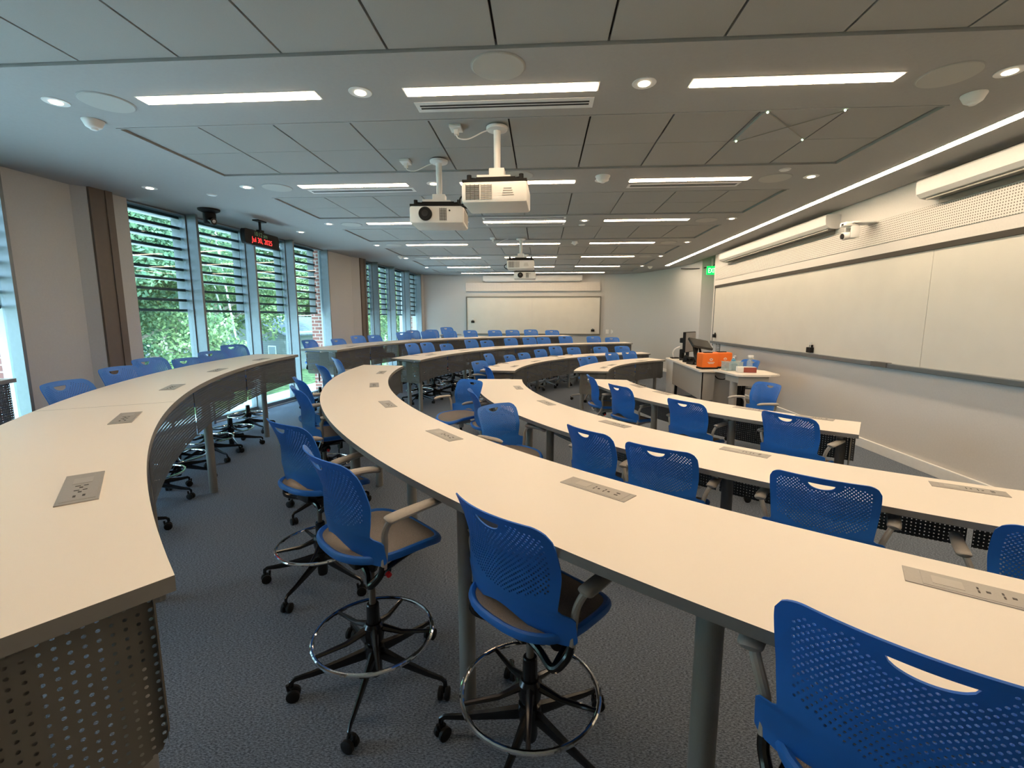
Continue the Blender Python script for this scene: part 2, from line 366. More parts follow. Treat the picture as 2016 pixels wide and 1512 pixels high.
# windows: each bay one window with frame and pane; louvers outside
bays = [(-4.4, -3.32), (-3.28, -2.20), (-2.16, -1.08), (-1.04, 0.03), (1.32, 2.20), (2.24, 3.33), (3.37, 4.37), (4.41, 5.66), (7.27, 7.88), (7.92, 8.93), (8.97, 10.02), (10.06, 11.18)]
LZ = [1.72+0.1455*i for i in range(10)]
pos_words = ['fourth bay of the window left of the frame edge', 'third bay left of the near white pier', 'second bay left of the near white pier', 'bay beside the near left white pier',
 'first bay right of the near brown column', 'second bay right of the near brown column', 'third bay, behind the hanging clock sign', 'last bay before the middle pier',
 'narrow first bay of the far window group', 'second bay of the far window group', 'third bay of the far window group', 'last bay against the back corner']
for k, (a, b) in enumerate(bays):
    fr = bmesh.new(); z0, z1 = 0.02, HC+0.06
    for s0, s1 in ((a-0.02, a+0.015), (b-0.015, b+0.02)):
        fbox(fr, s0, s1, 0.16, 0.26, z0, z1)
    fbox(fr, a, b, 0.16, 0.26, z0, z0+0.06); fbox(fr, a, b, 0.16, 0.26, HC-0.02, HC+0.06)
    if k not in (3, 7, 11): fbox(fr, b, b+0.04, 0.0, 0.24, z0, z1)
    else: fbox(fr, b-0.03, b, 0.06, 0.24, z0, z1)
    wdw = S(obj('window_%d' % (k+1), fr, M['mull']))
    g = bmesh.new(); fbox(g, a+0.015, b-0.015, 0.205, 0.213, z0+0.06, HC-0.02)
    obj('pane', g, M['glass'], wdw)
    if k < 1: continue
    x, y = F((a+b)/2, 0.5)
    lv = thing('sun_louver', 'grey sun louvers outside, '+pos_words[k], 'sunshade', (x, y, 1.7), 0, 'sun louver racks outside the windows')
    rot = math.atan2(FD.y, FD.x); lv.rotation_euler = (0, 0, rot); L = (b-a)/2
    xe = L+0.055 if k not in (3, 7, 11) else (L-0.16 if k == 7 else L-0.01)
    for z in LZ:
        bl = bmesh.new(); zz = z-1.7
        box(bl, -L+0.065, xe, -0.19, 0.07, zz, zz+0.012, mi=0); box(bl, -L+0.065, xe, -0.215, -0.19, zz-0.018, zz+0.018, mi=1)
        obj('blade', bl, [M['louv'], M['louve']], lv)
    fn = B(xe-0.014, xe, -0.185, -0.05, 0.0, 1.5); obj('end_fin', fn, M['louv'], lv)
for (s0, s1, lab) in ((5.69, 7.2, 'red brick pier outside the last bay before the middle pier'), (0.06, 1.2, 'red brick pier outside beyond the near white pier'), (11.22, 12.4, 'red brick pier outside the far window group')):
    bp_ = bmesh.new(); fbox(bp_, s0, s1, 0.32 if 5 < s0 < 6 else 0.41, 0.56, -3.3, 4.0)
    tag(obj('brick_pier', bp_, M['brick']), lab, 'brick pier')
# ------------------------------------------------------------------ right wall fittings
def uvface(bm, quads, uvs, mi=0):
    uvl = bm.loops.layers.uv.new('UVMap')
    vs = [bm.verts.new(q) for q in quads]; f = bm.faces.new(vs); f.material_index = mi
    for lp, uv in zip(f.loops, uvs): lp[uvl].uv = uv
ab = bmesh.new(); box(ab, 4.043, 4.05, -2.9, 11.28, 2.49, 2.77)
for f in list(ab.faces): pass
uvl = ab.loops.layers.uv.new('UVMap')
for f in ab.faces:
    for lp in f.loops: lp[uvl].uv = (lp.vert.co.y, lp.vert.co.z-0.003)
tag(obj('acoustic_panel', ab, M['band']), 'long cream perforated acoustic band above the right-hand whiteboard', 'acoustic panel')
ab = bmesh.new(); box(ab, -2.60, 1.95, 15.86, 15.92, 2.53, 2.81)
uvl = ab.loops.layers.uv.new('UVMap')
for f in ab.faces:
    for lp in f.loops: lp[uvl].uv = (lp.vert.co.x, lp.vert.co.z)
tag(obj('acoustic_panel', ab, M['band']), 'perforated acoustic band on the back wall above the small whiteboard', 'acoustic panel')
wbt = thing('whiteboard', 'very long cream-lit whiteboard along the right-hand wall', 'whiteboard', (4.05, 5, 1.07))
for a, b in ((-2.9, -0.85), (-0.845, 5.155), (5.16, 11.2)):
    obj('board_panel', B(-0.018, 0.0, a-5, b-5, 0.02, 1.27), M['wb'], wbt)
obj('top_rail', B(-0.032, 0.0, -7.9, 6.22, 1.235, 1.295, bev=0.004), M['railtop'], wbt)
obj('marker_tray', B(-0.07, 0.0, -7.9, 6.22, -0.035, 0.02, bev=0.006), M['tray'], wbt)
obj('side_rail', B(-0.026, 0.0, 6.195, 6.22, 0.0, 1.26), M['tray'], wbt)
obj('hook_block', B(-0.085, -0.02, 0.55, 0.80, -0.03, 0.026), M['dgrey'], wbt)
wbb = thing('whiteboard', 'smaller dark-framed whiteboard on the back wall', 'whiteboard', (0, 15.92, 1.08))
for a, b in ((-2.56, -0.335), (-0.33, 1.95)): obj('board_panel', B(a, b, -0.03, 0, 0.02, 1.25), M['wb'], wbb)
fb = bmesh.new(); box(fb, -2.60, 1.99, -0.045, 0, 1.235, 1.275); box(fb, -2.60, -2.565, -0.045, 0, 0, 1.25); box(fb, 1.955, 1.99, -0.045, 0, 0, 1.25); box(fb, -2.6, 1.99, -0.07, 0, -0.02, 0.02)
obj('frame', fb, M['rail'], wbb)
def marker_holder(loc, rz, lab, s=1.0):
    t = thing('marker_holder', lab, 'marker holder', loc, rz, 'black magnetic marker holders'); 
    bm = bmesh.new(); box(bm, -0.055*s, 0.055*s, -0.05*s, 0, 0, 0.075*s, bev=0.006); box(bm, -0.03*s, 0.03*s, -0.03*s, 0, 0.07*s, 0.11*s, bev=0.004)
    obj('cup', bm, M['blackp'], t)
    for i in range(3):
        b2 = bmesh.new(); tube(b2, [(-0.02+0.02*i, -0.025*s, 0.06), (-0.022+0.024*i, -0.028*s, 0.06+0.09*s)], 0.006, 8); obj('marker', b2, M['whitep'], t)
marker_holder((4.03, 11.03, 1.17), -PI/2, 'black marker cup at the far end of the long whiteboard above the notice plate')
marker_holder((4.03, 7.15, 1.10), -PI/2, 'black marker cup holding white markers on the tray of the long whiteboard', 1.05)
marker_holder((-2.37, 15.89, 1.46), 0, 'black marker cup at the left edge of the back whiteboard')
marker_holder((1.73, 15.89, 1.17), 0, 'black marker cup in the lower right corner of the back whiteboard')
def screen_housing(a, b, lab):
    L = b-a; t = thing('projection_screen_housing', lab, 'projection screen', (4.05, a, 2.82))
    bm = bmesh.new()
    prof = [(0, 0.0), (-0.10, 0.0), (-0.15, 0.012), (-0.19, 0.05), (-0.20, 0.10), (-0.20, 0.17), (-0.19, 0.185), (0, 0.185)]
    r0 = [bm.verts.new((x, 0, z)) for x, z in prof]; r1 = [bm.verts.new((x, L, z)) for x, z in prof]
    n = len(prof)
    for i in range(n): bm.faces.new((r0[i], r0[(i+1) % n], r1[(i+1) % n], r1[i]))
    bm.faces.new(r0); bm.faces.new(r1[::-1])
    obj('case', bm, M['case'], t, smooth=True, angle=30)
    obj('screen_slot', B(-0.13, -0.03, 0.05, L-0.05, -0.012, 0.001), M['rail'], t)
    obj('wall_bracket', B(-0.04, 0, 0.1, L-0.1, -0.06, 0.0), M['rail'], t)
screen_housing(1.3, 5.25, 'long white projection screen case high on the right wall, nearer one')
screen_housing(6.78, 10.60, 'long white projection screen case high on the right wall, farther one by the exit')
t = thing('projection_screen_housing', 'white projection screen case on the back wall above the small whiteboard', 'projection screen', (-0.33, 15.92, 2.86))
bm = bmesh.new(); box(bm, -1.67, 1.67, -0.17, 0, 0, 0.19, bev=0.03); obj('case', bm, M['case'], t, smooth=True)
obj('screen_slot', B(-1.6, 1.6, -0.12, -0.05, -0.012, 0.002), M['trimw'], t)
# wall camera
t = thing('wall_camera', 'white pan tilt camera on a bracket on the right wall', 'camera', (4.05, 6.12, 2.72))
bm = bmesh.new(); box(bm, -0.30, 0, -0.09, 0.09, 0.03, 0.05, bev=0.006); box(bm, -0.37, -0.25, -0.06, 0.06, 0.0, 0.05, bev=0.012); obj('bracket', bm, M['whitep'], t, smooth=True)
bm = bmesh.new(); lathe(bm, [(0.05, -0.02), (0.062, -0.0), (0.062, 0.02)], 20, -0.25, 0); box(bm, -0.30, -0.20, 0.045, 0.07, -0.14, 0.0, bev=0.008); box(bm, -0.30, -0.20, -0.07, -0.045, -0.14, 0.0, bev=0.008); obj('yoke', bm, M['whitep'], t, smooth=True)
bm = bmesh.new(); tube(bm, [(-0.18, 0, -0.10), (-0.22, 0, -0.10), (-0.36, 0, -0.115)], [0.03, 0.045, 0.045], 18); hd = obj('camera_head', bm, M['whitep'], t, smooth=True)
bm = bmesh.new(); tube(bm, [(-0.355, 0, -0.1145), (-0.368, 0, -0.1155)], 0.034, 18); obj('lens', bm, M['blackp'], hd, smooth=True)
obj('sensor_window', B(-0.372, -0.366, -0.02, 0.02, 0.012, 0.036), M['blackp'], t)
# switches, notice, exit, door
t = thing('notice_plate', 'small dark grey notice plate with light lines below the long whiteboard end', 'sign', (4.05, 10.86, 0.86))
obj('plate', B(-0.012, 0, -0.12, 0.12, -0.02, 0.20, bev=0.002), M['rail'], t)
bm = bmesh.new()
for z in (0.155, 0.12, 0.085, 0.05, 0.015): box(bm, -0.0145, -0.012, -0.09 if z < .15 else -0.05, 0.09 if z < .15 else 0.05, z, z+0.012)
obj('printed_lines', bm, M['trimw'], t)
t = thing('light_switch', 'white wall control plate beside the door, at the end of the right wall', 'switch', (4.05, 11.20, 0.90)); obj('plate', B(-0.012, 0, -0.06, 0.06, 0, 0.14, bev=0.002), M['whitep'], t); obj('toggle', B(-0.018, -0.01, -0.02, 0.02, 0.07, 0.12), M['rail'], t)
for i, (x, s_) in enumerate(((2.22, 'left one of two'), (2.40, 'right one of two'))):
    t = thing('light_switch', 'white switch plate on the back wall right of the whiteboard, '+s_, 'switch', (x, 15.905, 1.10)); obj('plate', B(-0.05, 0.05, -0.012, 0, 0, 0.14, bev=0.002), M['whitep'], t); obj('toggle', B(-0.018, 0.018, -0.018, -0.01, 0.03, 0.11), M['trimw'], t)
t = thing('exit_sign', 'green glowing EXIT sign hanging over the door recess', 'exit sign', (4.26, 12.15, 2.70))
obj('housing', B(-0.13, 0.13, -0.02, 0.02, 0, 0.21, bev=0.005), M['green'], t)
tb = text_bm('EXIT', 0.17); bmesh.ops.translate(tb, verts=tb.verts, vec=(-0.11, -0.0215, 0.045)); bmesh.ops.scale(tb, verts=tb.verts, vec=(0.62, 1, 1)); bmesh.ops.translate(tb, verts=tb.verts, vec=(-0.035, 0, 0)); obj('lettering', tb, M['exitw'], t)
obj('mount', B(-0.02, 0.02, -0.01, 0.01, 0.2, 0.4), M['whitep'], t)
dd = S(obj('door_1', B(4.57, 4.62, 11.42, 12.36, 0.01, 2.12), M['trimw']))
bm = bmesh.new(); box(bm, 4.54, 4.64, 11.37, 11.43, 0, 2.9); box(bm, 4.54, 4.64, 12.35, 12.42, 0, 2.9); box(bm, 4.54, 4.64, 11.4, 12.4, 2.12, 2.18); box(bm, 4.585, 4.60, 11.43, 12.35, 2.18, 2.85); obj('door_frame', bm, M['silver'], dd)
bm = bmesh.new(); tube(bm, [(4.57, 11.52, 1.0), (4.51, 11.52, 1.0), (4.51, 11.64, 1.0)], 0.012); obj('door_handle', bm, M['chrome'], dd)
obj('door_closer', B(4.47, 4.57, 11.9, 12.28, 2.02, 2.10, bev=0.006), M['silver'], dd)
bm = bmesh.new(); tube(bm, smoothpts([(3.86, 13.4, 2.98), (4.1, 12.6, 2.9), (4.3, 12.2, 2.93), (4.5, 11.8, 3.02)], 6), 0.012, 8); tag(obj('ceiling_cable', bm, M['blackp']), 'black cable sagging from the ceiling gap above the exit sign', 'cable')
# ------------------------------------------------------------------ ceiling fixtures
rown = ['nearest row', 'second row', 'third row', 'fourth row', 'fifth row', 'sixth row']
RY = [3.20, 5.26, 7.29, 9.40, 11.40, 13.45]
cols = [((-2.72, -1.50), 'left'), ((-0.90, 0.34), 'middle'), ((0.93, 2.17), 'right')]
def strip(x0, x1, y, lab, w_=0.048, split=False, m=None):
    cx = (x0+x1)/2; L = (x1-x0)/2
    t = thing('ceiling_light', lab, 'ceiling light', (cx, y, HC), 0, 'recessed ceiling strip lights')
    fr = bmesh.new(); box(fr, -L-0.012, L+0.012, -w_-0.012, w_+0.012, -0.0025, 0.0005); obj('frame', fr, M['trimw'], t)
    segs = [(-L, -0.006), (0.006, L)] if split else [(-L, L)]
    for a, b in segs: obj('diffuser', B(a, b, -w_, w_, -0.006, -0.002), m or M['strip'], t)
for y, wh in ((1.14, 'row above the camera'),):  # unseen strips continuing the light grid, added to brighten the near tables
    for (x0, x1), cn in cols: strip(x0, x1, y, 'white ceiling light strip, %s of the %s, added out of view' % (cn, wh))
for j, y in enumerate(RY):
    for (x0, x1), cn in cols:
        sp = (j == 1 and cn != 'middle') or (j == 3 and cn == 'middle') or (j == 5 and cn != 'middle')
        strip(x0, x1, y, 'white ceiling light strip, %s of the %s%s' % (cn, rown[j], ', split in two' if sp else ''), split=sp)
strip(-2.62, 1.98, 15.20, 'long white light strip across the ceiling just before the back wall', 0.035)
t = thing('ceiling_light', 'very long white light line in the ceiling along the right wall', 'ceiling light', (3.47, 5.4, HC), 0)
obj('frame', B(-0.055, 0.055, -8.0, 8.05, -0.0025, 0.0005), M['trimw'], t)
obj('diffuser', B(-0.038, 0.038, -7.98, 8.03, -0.006, -0.002), M['slot'], t)
def disc(x, y, r, z0, z1, seg=24):
    bm = bmesh.new(); lathe(bm, [(r*0.97, z0), (r, (z0+z1)/2), (r, z1)], seg, x, y); return bm
DL = [(-3.33, 0, 'far left'), (-1.2, 0, 'left of centre'), (0.63, 0, 'right of centre'), (2.79, 0, 'far right')]
for j in range(6):
    for x, _, nm in DL:
        if j in (3, 4, 5) and nm in ('left of centre', 'right of centre') and j != 3: continue
        if j == 3 and nm == 'left of centre': continue
        y = RY[j]
        t = thing('downlight', 'small round recessed downlight, %s in the %s of lights' % (nm, rown[j]), 'downlight', (x, y-0.02, HC), 0, 'round downlights')
        obj('trim_ring', disc(0, 0, 0.075, -0.004, 0.001), M['trimw'], t)
        obj('lens', disc(0, 0, 0.036, -0.008, -0.003), M['dl'], t)
for x, y, nm in ((-4.45, 5.2, 'near the black dome camera'), (-4.12, 7.9, 'beyond the clock sign')):
    t = thing('downlight', 'small round recessed downlight by the windows, '+nm, 'downlight', (x, y, HC), 0, 'round downlights')
    obj('trim_ring', disc(0, 0, 0.075, -0.004, 0.001), M['trimw'], t); obj('lens', disc(0, 0, 0.036, -0.008, -0.003), M['dl'], t)
SPK = [(-2.99, 3.21, 'left end of the nearest light row'), (-0.27, 2.93, 'in front of the nearest middle strip'), (2.46, 3.20, 'right end of the nearest light row'),
 (-3.0, 5.28, 'left end of the second light row'), (-0.26, 5.01, 'behind the nearer projector'), (2.44, 5.27, 'right end of the second light row'), (-3.0, 7.34, 'left end of the third light row'),
 (2.45, 7.35, 'right end of the third light row'), (-2.98, 9.38, 'left end of the fourth light row'), (2.44, 9.40, 'right end of the fourth light row'), (-2.96, 11.4, 'left end of the fifth light row'), (2.44, 11.4, 'right end of the fifth light row')]
for x, y, nm in SPK:
    t = thing('ceiling_speaker', 'flat round grey ceiling speaker grille at the '+nm if 'end' in nm else 'flat round grey ceiling speaker grille '+nm, 'speaker', (x, y, HC), 0, 'round ceiling speakers')
    obj('rim', disc(0, 0, 0.162, -0.004, 0.001, 36), M['ceil'], t); obj('grille', disc(0, 0, 0.155, -0.007, -0.002, 36), M['grille'], t)
def detector(x, y, lab, k=1.0):
    t = thing('smoke_detector', lab, 'smoke detector', (x, y, HC), 0, 'white ceiling detectors')
    bm = bmesh.new(); lathe(bm, [(0.035*k, -0.055), (0.05*k, -0.045), (0.062*k, -0.02), (0.07*k, -0.005), (0.07*k, 0.001)], 22); obj('body', bm, M['whitep'], t, smooth=True)
    bm = bmesh.new(); lathe(bm, [(0.02*k, -0.066), (0.03*k, -0.055)], 16); obj('sensor', bm, M['trimw'], t, smooth=True)
detector(-3.37, 3.48, 'white round ceiling detector at the far left, near the left speaker')
detector(2.84, 3.47, 'white round ceiling detector at the right, near the right speaker')
detector(0.62, 5.09, 'white bulky ceiling detector right of the nearer projector', 1.1)
detector(-1.22, 7.02, 'white ceiling detector behind the lower projector')
detector(-3.35, 11.0, 'white ceiling detector far left before the fifth light row')
detector(3.05, 13.6, 'white ceiling detector near the curved back corner')
detector(0.62, 9.2, 'white ceiling detector right of centre before the fourth light row', 0.8)
for x, y, nm in ((-3.95, 5.52, 'left, near the windows'), (2.40, 4.99, 'right, beside the second row speaker'), (-0.22, 5.50, 'centre, beyond the nearer projector'), (0.62, 7.6, 'right of centre behind the third light row')):
    t = thing('sprinkler_cover', 'small round white ceiling disc, '+nm, 'sprinkler', (x, y, HC), 0, 'small round sprinkler covers')
    obj('cover', disc(0, 0, 0.045, -0.010, -0.002), M['trimw'], t); obj('ring', disc(0, 0, 0.055, -0.003, 0.001), M['whitep'], t)
def diffuser(x0, x1, y, lab):
    t = thing('air_diffuser', lab, 'air vent', ((x0+x1)/2, y, HC), 0, 'linear slot air vents'); L = (x1-x0)/2
    obj('frame', B(-L-0.03, L+0.03, -0.075, 0.075, -0.003, 0.001), M['trimw'], t)
    for k in range(2):
        obj('slot', B(-L, L, -0.032+0.038*k, -0.012+0.038*k, -0.005, -0.002), M['void'], t)
diffuser(-0.86, 0.31, 3.42, 'two-slot linear air vent behind the nearest middle strip light')
diffuser(-2.68, -1.50, 5.47, 'two-slot linear air vent behind the left strip of the second row')
diffuser(0.97, 2.12, 5.47, 'two-slot linear air vent behind the right strip of the second row')
diffuser(-0.86, 0.31, 7.06, 'two-slot linear air vent in front of the middle strip of the third row')
diffuser(-0.86, 0.31, 7.50, 'two-slot linear air vent behind the middle strip of the third row')
# ceiling microphone array tile
t = thing('ceiling_microphone_tile', 'thin square ceiling microphone tile with crossed wires and four tiny lit corners', 'microphone', (1.86, 3.90, HC-0.0))
obj('panel', B(-0.28, 0.28, -0.29, 0.29, -0.006, 0.010), M['ceil'], t)
bm = bmesh.new(); tube(bm, [(-0.26, -0.27, -0.012), (0.27, 0.26, -0.012)], 0.003, 6); tube(bm, [(0.26, -0.27, -0.016), (-0.26, 0.27, -0.016)], 0.003, 6); obj('cross_wire', bm, M['rail'], t)
for sx, sy in ((-1, -1), (1, -1), (-1, 1), (1, 1)):
    bm = bmesh.new(); sphere(bm, (0.265*sx, 0.27*sy, -0.012), 0.008, seg=10); obj('corner_light', bm, M['ledw'], t)
# dome camera, clock sign
t = thing('dome_camera', 'black ceiling pan tilt camera in front of the windows', 'camera', (-4.52, 6.23, HC))
bm = bmesh.new(); lathe(bm, [(0.04, -0.055), (0.07, -0.05), (0.13, -0.02), (0.135, 0.0)], 26); obj('mount_plate', bm, M['blackp'], t, smooth=True)
bm = bmesh.new(); lathe(bm, [(0.06, -0.20), (0.075, -0.19), (0.078, -0.06), (0.06, -0.04)], 24); bd = obj('body', bm, M['blackp'], t, smooth=True)
bm = bmesh.new(); tube(bm, [(0.03, -0.03, -0.15), (0.10, -0.06, -0.17)], 0.042, 16); hd = obj('camera_head', bm, M['black'], t, smooth=True)
bm = bmesh.new(); tube(bm, [(0.10, -0.06, -0.17), (0.106, -0.063, -0.172)], 0.022, 12); obj('lens', bm, M['chrome'], hd, smooth=True)
cs = thing('clock_sign', 'black hanging LED clock sign with red date in front of the windows', 'clock', (-4.28, 6.98, 2.79), D2R(88))
bm = bmesh.new()
pts = []
for k in range(9):
    a = -PI/2+PI*k/8; pts.append((0.38+0.035*math.cos(a), 0.105*math.sin(a)))
pts += [(-x, z) for x, z in pts[::-1]]
fr_ = [bm.verts.new((x, -0.035, z)) for x, z in pts]; bk = [bm.verts.new((x, 0.035, z)) for x, z in pts]
bm.faces.new(fr_); bm.faces.new(bk[::-1])
for i in range(len(pts)): bm.faces.new((fr_[i], fr_[(i+1) % len(pts)], bk[(i+1) % len(pts)], bk[i]))
obj('case', bm, M['blackp'], cs, smooth=True)
tb = text_bm('Jul 30, 2025', 0.105); bmesh.ops.scale(tb, verts=tb.verts, vec=(0.98, 1, 1)); bmesh.ops.translate(tb, verts=tb.verts, vec=(-0.26, -0.0365, -0.062)); obj('red_date', tb, M['ledr'], cs)
tb = text_bm('10:12 am', 0.085); bmesh.ops.translate(tb, verts=tb.verts, vec=(-0.20, -0.0365, 0.032)); obj('dim_time', tb, M['ledg'], cs)
bm = bmesh.new(); box(bm, -0.05, 0.05, -0.03, 0.03, 0.10, 0.14); tube(bm, [(0, 0, 0.12), (0, 0, 0.28)], 0.018, 10); box(bm, -0.10, 0.10, -0.05, 0.05, 0.262, 0.28, bev=0.004); obj('ceiling_bracket', bm, M['blackp'], cs)
# projectors
def projector(x, y, rz, drop, lab, lens_front=True, tilt=0):
    t = thing('projector', lab, 'projector', (x, y, HC), rz)
    z = -drop
    bm = bmesh.new(); lathe(bm, [(0.085, -0.012), (0.08, -0.02), (0.028, -0.025), (0.026, z+0.14)], 20); lathe(bm, [(0.085, 0.0), (0.085, -0.012)], 20); obj('ceiling_pole', bm, M['whitep'], t, smooth=True)
    bm = bmesh.new(); box(bm, -0.06, 0.06, -0.05, 0.05, z+0.09, z+0.15, bev=0.004); box(bm, -0.11, 0.11, -0.07, 0.07, z+0.075, z+0.09)
    box(bm, -0.16, -0.04, -0.02, 0.02, z+0.09, z+0.11); obj('mount_head', bm, M['whitep'], t)
    bm = bmesh.new(); box(bm, -0.15, 0.15, -0.10, 0.10, z+0.045, z+0.07); 
    for sx in (-1, 1):
        for sy in (-1, 1): tube(bm, [(0.2*sx, 0.13*sy, z+0.02), (0.2*sx, 0.13*sy, z+0.075)], 0.018, 10); tube(bm, [(0.2*sx, 0.13*sy, z+0.05), (0.08*sx, 0.05*sy, z+0.06)], 0.010, 8)
    obj('mount_arms', bm, M['blackp'], t)
    bm = bmesh.new(); box(bm, -0.25, 0.25, -0.19, 0.19, z-0.14, z+0.015, bev=0.02); body = obj('body', bm, M['whitep'], t, smooth=True, angle=40)
    obj('top_plate', B(-0.245, 0.245, -0.185, 0.185, z+0.012, z+0.03), M['blackp'], t)
    for i, (x0, x1) in enumerate(((-0.215, -0.115), (-0.10, -0.02)) if not lens_front else ((0.03, 0.09),)):
        bm = bmesh.new()
        for k in range(8): box(bm, x0, x1, -0.194, -0.19, z-0.115+0.0135*k, z-0.108+0.0135*k)
        for k in range(4): box(bm, x0+(x1-x0)*k/3-0.002, x0+(x1-x0)*k/3+0.002, -0.194, -0.189, z-0.118, z-0.008)
        obj('vent_grille', bm, M['dgrey'] if i == 0 else M['pad'], t)
    if lens_front:
        bm = bmesh.new(); tube(bm, [(-0.10, -0.18, z-0.06), (-0.10, -0.215, z-0.06), (-0.10, -0.23, z-0.06)], [0.06, 0.06, 0.055], 24); ln = obj('lens', bm, M['blackp'], t, smooth=True)
        bm = bmesh.new(); tube(bm, [(-0.10, -0.228, z-0.06), (-0.10, -0.233, z-0.06)], 0.030, 20); obj('lens_glass', bm, M['black'], ln, smooth=True)
        bm = bmesh.new(); tube(bm, [(0.12, -0.189, z-0.03), (0.12, -0.194, z-0.03)], 0.008, 10); obj('sensor', bm, M['blackp'], t)
        bm = bmesh.new()
        for k in range(12): box(bm, 0.249, 0.254, -0.15+0.024*k, -0.138+0.024*k, z-0.12, z-0.02)
        obj('side_vent', bm, M['pad'], t)
    else:
        bm = bmesh.new()
        for k in range(4): box(bm, 0.06+0.004*k, 0.15-0.006*k, -0.193, -0.1895, z-0.09+0.016*k, z-0.085+0.016*k)
        obj('printed_label', bm, M['pad'], t)
        bm = bmesh.new(); tube(bm, smoothpts([(-0.25, 0, z-0.02), (-0.30, 0.02, z-0.05), (-0.31, 0.03, z-0.09), (-0.26, 0.05, z-0.12), (-0.23, 0.08, z-0.10)], 5), 0.007, 8); obj('power_cable', bm, M['blackp'], t)
    return t
projector(-0.36, 3.80, D2R(-2), 0.46, 'white projector with vent grilles hung nearest the camera, right of the lensed one', False)
projector(-0.98, 4.52, D2R(3), 0.46, 'white projector with black round lens facing the camera, hung from the ceiling')
projector(-0.40, 8.83, D2R(0), 0.42, 'small far white projector with side grille, hung in the middle of the room', False)
projector(-0.40, 10.95, D2R(0), 0.42, 'farthest white projector, just below the other far one', True)
for x, y, nm in ((-0.68, 3.79, 'left of the nearer projector pole'), (-1.30, 4.53, 'left of the lensed projector pole'), (-0.92, 8.75, 'left of the far projector pole')):
    t = thing('ceiling_outlet', 'white ceiling outlet box with plug and cord, '+nm, 'outlet', (x, y, HC), 0)
    obj('cover_plate', B(-0.045, 0.045, -0.06, 0.06, -0.012, 0.012, bev=0.002), M['whitep'], t)
    bm = bmesh.new(); box(bm, -0.015, 0.02, -0.02, 0.02, -0.05, -0.01, bev=0.005)
    tube(bm, smoothpts([(0, 0, -0.04), (0.02, 0, -0.075), (0.10, 0, -0.08), (0.22, 0, -0.03), (0.29, 0, -0.018)], 6), 0.005, 8); obj('plug_cord', bm, M['whitep'], t)
bm = bmesh.new()
